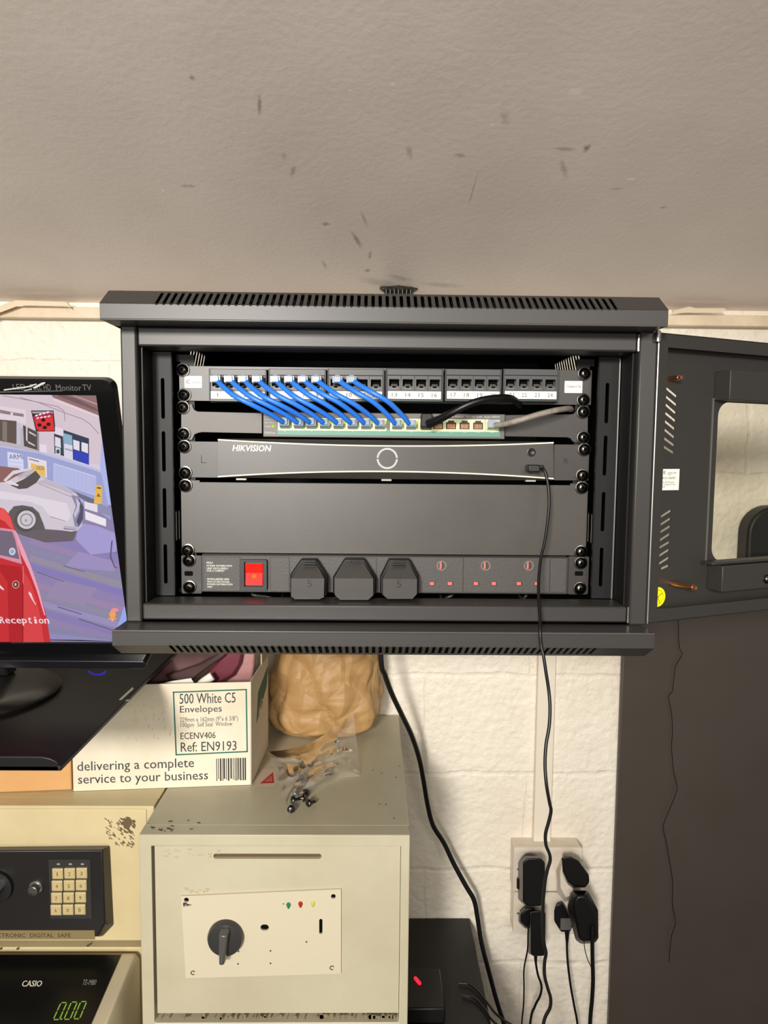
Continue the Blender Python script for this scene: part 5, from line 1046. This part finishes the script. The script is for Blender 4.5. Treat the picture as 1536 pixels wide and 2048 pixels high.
# wallets and papers standing in the box
def slab(name, label, cat, pts, D, th_, m_, bev=.004, group=None, lean=0):
    ps = [at(x, y, D) for x, y in pts]; bk = [p + Vector((0, th_, 0)) for p in ps]; c = min(ps, key=lambda p: p.z)
    mm = MB(); mm.skin([ps, bk], smooth=False); o = mm.build(name, m_, loc=c, bevel=bev, seg=3); return tag(o, label, cat, group)
slab('wallet', 'dusky brown leather wallet leaning left in the envelope box', 'wallet', [(262, 1430), (290, 1372), (345, 1318), (372, 1290), (476, 1290), (440, 1318), (382, 1362), (372, 1430)], 1.245, .016, mat('brown_leather', (128, 92, 92), .5, vary=(30, (110, 78, 78))))
slab('wallet', 'thin dark brown wallet edge lying across the box, above the white paper', 'wallet', [(330, 1352), (396, 1330), (440, 1306), (458, 1292), (470, 1292), (446, 1316), (400, 1348), (384, 1362), (340, 1362)], 1.215, .012, mat('dark_leather', (70, 44, 46), .5))
slab('wallet', 'deep maroon leather wallet, middle of the envelope box', 'wallet', [(392, 1430), (408, 1352), (428, 1332), (452, 1304), (462, 1290), (488, 1290), (480, 1330), (466, 1352), (442, 1364), (436, 1430)], 1.225, .014, mat('maroon_leather', (112, 38, 56), .42, vary=(24, (96, 32, 48))))
slab('wallet', 'dusty pink wallet at the right end of the envelope box', 'wallet', [(444, 1430), (452, 1364), (472, 1350), (484, 1325), (490, 1290), (510, 1290), (508, 1330), (503, 1366), (500, 1430)], 1.238, .014, mat('pink_leather', (178, 130, 126), .5, vary=(24, (160, 112, 110))))
slab('paper_sheet', 'white paper corner poking out of the envelope box', 'paper', [(300, 1410), (316, 1368), (345, 1362), (382, 1356.5), (392, 1373), (392, 1410)], 1.188, .0012, mat('white_paper', (240, 234, 222), .6), .0003)
m = MB(); m.tube([at(394, 1380, 1.20), at(405, 1366, 1.20), at(425, 1352, 1.203)], .0075, 12); tag(m.build('paper_roll', MATS['white_paper'], loc=at(394, 1380, 1.20)), 'small roll of white paper in the box, beside the maroon wallet', 'paper')
# ---- orange box behind the envelope box's left side
z_ = SFZ + .0006; m = MB(); m.box(-.30, -.0045, 0, .12, -.15, -.004, BM)
tag(m.build('cardboard_box', ORANGEC, loc=O - BU * .15 - BN * .1, bevel=.002), 'plain orange cardboard box on the left safe, under the shelf', 'box')

# ---- brown paper bag
rows = [(1.1425, -.135, -.045, .030), (1.147, -.178, -.012, .058), (1.160, -.197, .004, .068), (1.185, -.206, .014, .073), (1.22, -.203, .018, .074), (1.26, -.195, .017, .070), (1.30, -.180, .013, .064), (1.34, -.165, .006, .055), (1.38, -.150, -.005, .044), (1.41, -.135, -.015, .034), (1.425, -.125, -.03, .024)]
def lerp_rows(z):
    for i in range(len(rows) - 1):
        a, b = rows[i], rows[i + 1]
        if z <= b[0]: t_ = (z - a[0]) / (b[0] - a[0]); return [a[k] + (b[k] - a[k]) * t_ for k in range(4)]
    return list(rows[-1])
rings = []; NZ_, NA = 110, 170
for i in range(NZ_ + 1):
    z = 1.1425 + (1.425 - 1.1425) * (i / NZ_) ** 1.15; _, xa, xb, dp = lerp_rows(z); cx_, hx = (xa + xb) / 2, (xb - xa) / 2; ring = []
    for k in range(NA):
        a = 2 * math.pi * k / NA; c, s_ = math.cos(a), math.sin(a); e = .78
        x = cx_ + hx * math.copysign(abs(c) ** e, c); y = 1.412 + dp * math.copysign(abs(s_) ** e, s_)
        v = Vector((x, y, z)); w_ = v + noise.noise_vector(v * 9) * .012
        q1 = abs(noise.noise(Vector((w_.x * 12 + w_.z * 5, w_.y * 12, w_.z * 8)))); q2 = abs(noise.noise(Vector((w_.x * 24 - w_.z * 14, w_.y * 24, w_.z * 15 + 4)))); q3 = abs(noise.noise(Vector((w_.x * 9 - w_.z * 9, w_.y * 9 + 3, w_.z * 12 + 9))))
        dsp = (.006 * min(q1, .3) / .3 + .0032 * min(q2, .3) / .3 + .005 * min(q3, .22) / .22 - .009 + noise.noise(v * 4) * .007) * min(1, (z - 1.1425) / .015)
        ring.append(v + Vector((c, s_, 0)) * dsp)
    rings.append(ring)
m = MB(); m.skin(rings); tag(m.build('paper_bag', KRAFT, loc=(-.09, 1.412, 1.1425)), 'crumpled brown paper bag standing on the deposit safe', 'bag')
# ---- clear plastic bag of screws
A_, B_, C_, D_ = (533, 1503), (706, 1424), (722, 1553), (573, 1637)
def bag_pt(u, v, lift):
    x = (A_[0] * (1 - u) + B_[0] * u) * (1 - v) + (D_[0] * (1 - u) + C_[0] * u) * v; y = (A_[1] * (1 - u) + B_[1] * u) * (1 - v) + (D_[1] * (1 - u) + C_[1] * u) * v
    # concave top edge and pinched lower right corner, as it lies
    y += 22 * math.sin(math.pi * u) * (1 - v) ** 2 - 26 * math.sin(math.pi * u) * v ** 3; x -= 10 * math.sin(math.pi * v) * (1 - u) * -1 * .4
    zb = .0012 + .072 * max(0, u - .35) ** 1.6 * (1 - v) ** 1.5 * 2.0
    p0 = Vector((u * 5, v * 5, 3)); r_ = 1 - abs(noise.noise(p0 * .8)) * 2; r2 = 1 - abs(noise.noise(p0 * 1.5 + Vector((5, 5, 5)))) * 2
    e = min(1, 6 * u, 6 * (1 - u), 6 * v, 6 * (1 - v))
    return atz(x, y, SFZ + zb + (lift * (.010 * math.sin(math.pi * u) * math.sin(math.pi * v) + .008 * max(0, r_) ** 2 + .003 * r2 + .004)) * e)
NU = 44
m = MB()
for lift in (1,):
    g = [bag_pt(i / NU, j / NU, lift) for j in range(NU + 1) for i in range(NU + 1)]
    m.add(g, [(j * (NU + 1) + i, j * (NU + 1) + i + 1, (j + 1) * (NU + 1) + i + 1, (j + 1) * (NU + 1) + i) for j in range(NU) for i in range(NU)], smooth=True)
pb = m.build('plastic_bag', film('clear_polythene', (252, 251, 249), .17, .08, .16), loc=bag_pt(.5, .5, 0)); tag(pb, 'clear plastic bag of black screws lying on the deposit safe', 'bag')
sc0 = None
for i, (x, y) in enumerate(((621, 1527), (596, 1541), (602, 1556), (655, 1545), (586, 1600), (582, 1618), (606, 1596), (612, 1586), (598, 1574), (618, 1606), (592, 1588))):
    p = atz(x, y, SFZ + .006); rot = Matrix.Translation(p) @ Matrix.Rotation(i * 1.3, 4, 'Z') @ Matrix.Rotation(1.45, 4, 'X')
    if sc0 is None:
        m = MB(); m.lathe([(.0022, -.012), (.0024, -.001), (.0060, 0), (.0062, .0015), (.0045, .0035), (.0012, .0042)], ID, 14); sc0 = m.build('loose_screw', BOLTM); o = sc0
    else: o = sc0.copy(); COL.objects.link(o)
    o.matrix_world = rot; tag(o, 'small black rack screw inside the clear plastic bag', 'screw', 'screws in the plastic bag')

# ================================================================== SOCKETS ON THE WALL
tr = MB(); x0, x1 = at(1072, 1500, 1.484).x, at(1107, 1500, 1.484).x; sk_top = at(1090, 1694, 1.458).z
tr.box(x0, x1, 1.484, WALL_Y, sk_top - .004, 1.80); tag(tr.build('cable_trunking', mat('trunking_white', (228, 218, 200), .4), bevel=.0015, loc=(x0, WALL_Y, sk_top)), 'white plastic trunking running down the wall to the sockets', 'trunking')
SKD = 1.458
def socket(name, y0, y1, label):
    a = units(1027, y0, 1163, y1, SKD); t = thing('double_socket', ((a[0] + a[1]) / 2, WALL_Y, a[2]), label, 'socket')
    m = MB(); m.box(a[0] + .001, a[1] - .001, SKD + .006, WALL_Y, a[2] + .001, a[3] - .001); m.build('back_box', PLASTW, t, bevel=.002)
    m = MB(); m.plate(rrect(a[0], a[1], a[2], a[3], .004, 4), [], 0, .008, VP(SKD + .008)); m.build('faceplate', PLASTW, t, bevel=.0015)
    for cx_ in (1087, 1103):
        b = units(cx_ - 6, (y0 + y1) / 2 - 12, cx_ + 6, (y0 + y1) / 2 + 10, SKD); m = MB(); m.loft([([(0, b[2]), (.004, b[2]), (.0015, b[3]), (0, b[3])], 0), ([(0, b[2]), (.004, b[2]), (.0015, b[3]), (0, b[3])], b[1] - b[0])], frame((b[0], SKD, 0), (0, -1, 0), (0, 0, 1)) @ Matrix.Scale(-1, 4, (0, 0, 1))); m.build('rocker_switch', PLASTW, t)
    m = MB(); c = at(1036, (y0 + y1) / 2 - 0, SKD); m.disc(c.x, c.z, .0022, z=.0003, M=VP(SKD)); m.build('screw_hole', GRIMED, t)
    return t
socket('double_socket', 1695, 1782, 'white double wall socket, upper of two, below the trunking')
socket('double_socket', 1785, 1868, 'white double wall socket, lower of two, under the adapters')
def px_solid(rings, mat_, name, parent, bev=.003):
    m = MB(); rr_ = [[at(x, y, D) for x, y in pl] for pl, D in rings]; m.skin(rr_, smooth=False); return m.build(name, mat_, parent, bevel=bev, seg=3)
def octo(x0, y0, x1, y1, c): return [(x0 + c, y0), (x1 - c, y0), (x1, y0 + c), (x1, y1 - c), (x1 - c, y1), (x0 + c, y1), (x0, y1 - c), (x0, y0 + c)]
# tall adapter, upper left
t = thing('plug_adapter', at(1065, 1812, 1.43), 'tall black power adapter in the upper socket, left side', 'adapter')
px_solid([(octo(1036, 1716, 1086, 1806, 8), 1.4575), (octo(1040, 1712, 1088, 1810, 9), 1.42), (octo(1046, 1716, 1090, 1812, 9), 1.385)], ADAPT, 'case', t)
px_solid([([(1033, 1757), (1040, 1757), (1040, 1784), (1033, 1776)], 1.456), ([(1034, 1757), (1041, 1757), (1041, 1784), (1034, 1776)], 1.44)], ADAPT, 'side_pin_cover', t, .001)
# plug with long body, lower left
t = thing('plug_adapter', at(1065, 1912, 1.43), 'black plug with long body hanging in the lower socket, left side', 'adapter')
px_solid([(octo(1040, 1818, 1082, 1858, 12), 1.4575), (octo(1037, 1814, 1082, 1857, 13), 1.43), (octo(1042, 1816, 1080, 1855, 12), 1.415)], ADAPT, 'plug_head', t)
px_solid([(octo(1055, 1820, 1086, 1908, 4), 1.44), (octo(1062, 1822, 1091, 1912, 4), 1.385)], ADAPT, 'case', t, .002)
m = MB(); P_ = [at(*q) for q in ((1057, 1846, 1.41), (1056, 1870, 1.408), (1055, 1900, 1.41), (1048, 1938, 1.42), (1048, 1975, 1.42), (1047, 2010, 1.42), (1043, 2060, 1.42), (1040, 2200, 1.42))]; m.tube(P_, .0016, 8); m.build('thin_cord', RUBBER, t)
m = MB(); P_ = [at(*q) for q in ((1071, 1908, 1.40), (1072, 1928, 1.40), (1076, 1950, 1.40), (1083, 1972, 1.40), (1080, 1992, 1.40), (1070, 2012, 1.40), (1060, 2050, 1.40), (1050, 2200, 1.40))]; m.tube(P_, .0028, 8, rr=lambda k: .0042 - .0018 * min(1, k * 7)); m.build('cord', RUBBER, t)
# flat slanted plug, upper right
t = thing('plug_adapter', at(1160, 1776, 1.43), 'flat rounded black plug on a white base in the upper socket, right side', 'plug')
px_solid([([(1112, 1740), (1122, 1716), (1140, 1716), (1140, 1800), (1130, 1805), (1113, 1785)], 1.4575), ([(1120, 1745), (1126, 1722), (1142, 1722), (1148, 1790), (1131, 1795), (1121, 1775)], 1.425)], PLASTW, 'white_base', t, .002)
px_solid([([(1123, 1714), (1141, 1714), (1155, 1722), (1176, 1748), (1178, 1764), (1172, 1775), (1144, 1776), (1134, 1768), (1125, 1745)], 1.425), ([(1123, 1714), (1142, 1713), (1157, 1721), (1178, 1750), (1179, 1764), (1170, 1775), (1148, 1772), (1136, 1764), (1126, 1742)], 1.40)], ADAPT, 'plug_body', t)
# large adapter, lower right
t = thing('plug_adapter', at(1170, 1888, 1.42), 'large black power adapter with thick cord, rightmost on the sockets', 'adapter')
px_solid([([(1143, 1784), (1150, 1781), (1172, 1781), (1186, 1812), (1190, 1874), (1184, 1882), (1160, 1884), (1150, 1876), (1140, 1815)], 1.426), ([(1140, 1790), (1148, 1781), (1176, 1781), (1197, 1822), (1198, 1876), (1190, 1886), (1162, 1888), (1151, 1880), (1134, 1812)], 1.40), ([(1150, 1800), (1156, 1792), (1172, 1792), (1188, 1822), (1192, 1872), (1186, 1880), (1166, 1882), (1158, 1876), (1148, 1815)], 1.375)], ADAPT, 'case', t, .004)
m = MB(); P_ = [at(*q) for q in ((1184, 1850, 1.372), (1184.5, 1880, 1.37), (1185, 1920, 1.37), (1186, 1960, 1.37), (1184, 2000, 1.37), (1180, 2050, 1.37), (1176, 2200, 1.37))]; m.tube(P_, .0040, 10); m.build('cord', RUBBER, t)
m = MB(); P_ = [at(*q) for q in ((1168, 1885, 1.39), (1170, 1900, 1.39), (1175, 1918, 1.385), (1182, 1934, 1.378), (1186, 1950, 1.372))]; m.tube(P_, .0010, 6); m.build('thin_cord', RUBBER, t)
# small plug with label between them
t = thing('plug_adapter', at(1125, 1868, 1.43), 'small black plug with grey label, middle of the lower socket', 'plug')
px_solid([([(1114, 1808), (1124, 1806), (1136, 1824), (1146, 1850), (1140, 1862), (1122, 1862), (1110, 1842), (1110, 1820)], 1.4575), ([(1112, 1810), (1124, 1806), (1136, 1826), (1146, 1852), (1140, 1864), (1122, 1864), (1108, 1842), (1108, 1822)], 1.432)], ADAPT, 'plug_body', t)
a = units(1121, 1837, 1143, 1860, 1.431); m = MB(); m.box(a[0], a[1], 1.4310, 1.4322, a[2], a[3]); m.build('label', mat('grey_plug_label', (92, 90, 86), .5), t)
m = MB(); P_ = [at(*q) for q in ((1134, 1858, 1.435), (1134, 1880, 1.435), (1134, 1900, 1.435), (1136, 1930, 1.435), (1141, 1970, 1.435), (1148, 2010, 1.435), (1156, 2060, 1.435), (1165, 2200, 1.435))]; m.tube(P_, .0025, 8, rr=lambda k: .0058 - .0034 * min(1, k * 5)); m.build('cord', RUBBER, t)

# ================================================================== DARK CUPBOARD AT THE RIGHT
DKD = 1.484
dpan = thing('wall_board', (1.0, DKD, 0), 'tall dark grey board covering the wall below the open rack door', 'board')
px0 = at(1231, 1700, DKD).x; ztop = at(1400, 1185, DKD).z
m = MB(); m.box(px0, 1.75, DKD, WALL_Y - .002, 0, ztop); m.build('sheet', mat('dark_board_paint', (70, 63, 57), .42, bump=(60, .06, .001), vary=(4, (66, 58, 52))), dpan, bevel=.002)
m = MB(); c = at(1515, 1066, 1.45); rb = at(1497, 1066, 1.45).x; zt_ = at(1530, 1013, 1.45).z
m.prism(rrect(rb, rb + .30, ztop + .0005, zt_, .055, 8), 0, .045, frame((0, 1.496, 0), (1, 0, 0), (0, 0, 1))); tag(m.build('rounded_case', mat('dark_case', (15, 14, 13), .5), loc=(rb + .15, 1.45, ztop), bevel=.006), 'black round-cornered case above the board, seen through the door window', 'case')
crop = [(375, 95), (378, 150), (383, 230), (397, 260), (380, 292), (362, 330), (350, 440), (330, 465), (345, 540), (350, 640), (345, 700), (350, 770), (357, 840), (373, 910), (340, 1000), (305, 1090), (318, 1160), (330, 1230), (350, 1350), (350, 1420), (350, 1480), (365, 1560), (345, 1620), (333, 1745)]
P_ = [at(1200 + x / 2.414, 1200 + y / 2.414, DKD - .075) for x, y in crop]; P_ = [Vector((P_[0].x, DKD + .004, ztop + .0012)), Vector((P_[0].x, DKD - .012, ztop + .0012))] + P_
m = MB(); m.tube(P_, .00085, 6, sub=2); tag(m.build('hanging_wire', mat('dull_wire', (44, 42, 40), .3, metal=.6), loc=P_[0]), 'thin kinked wire dangling in front of the dark grey board', 'wire')
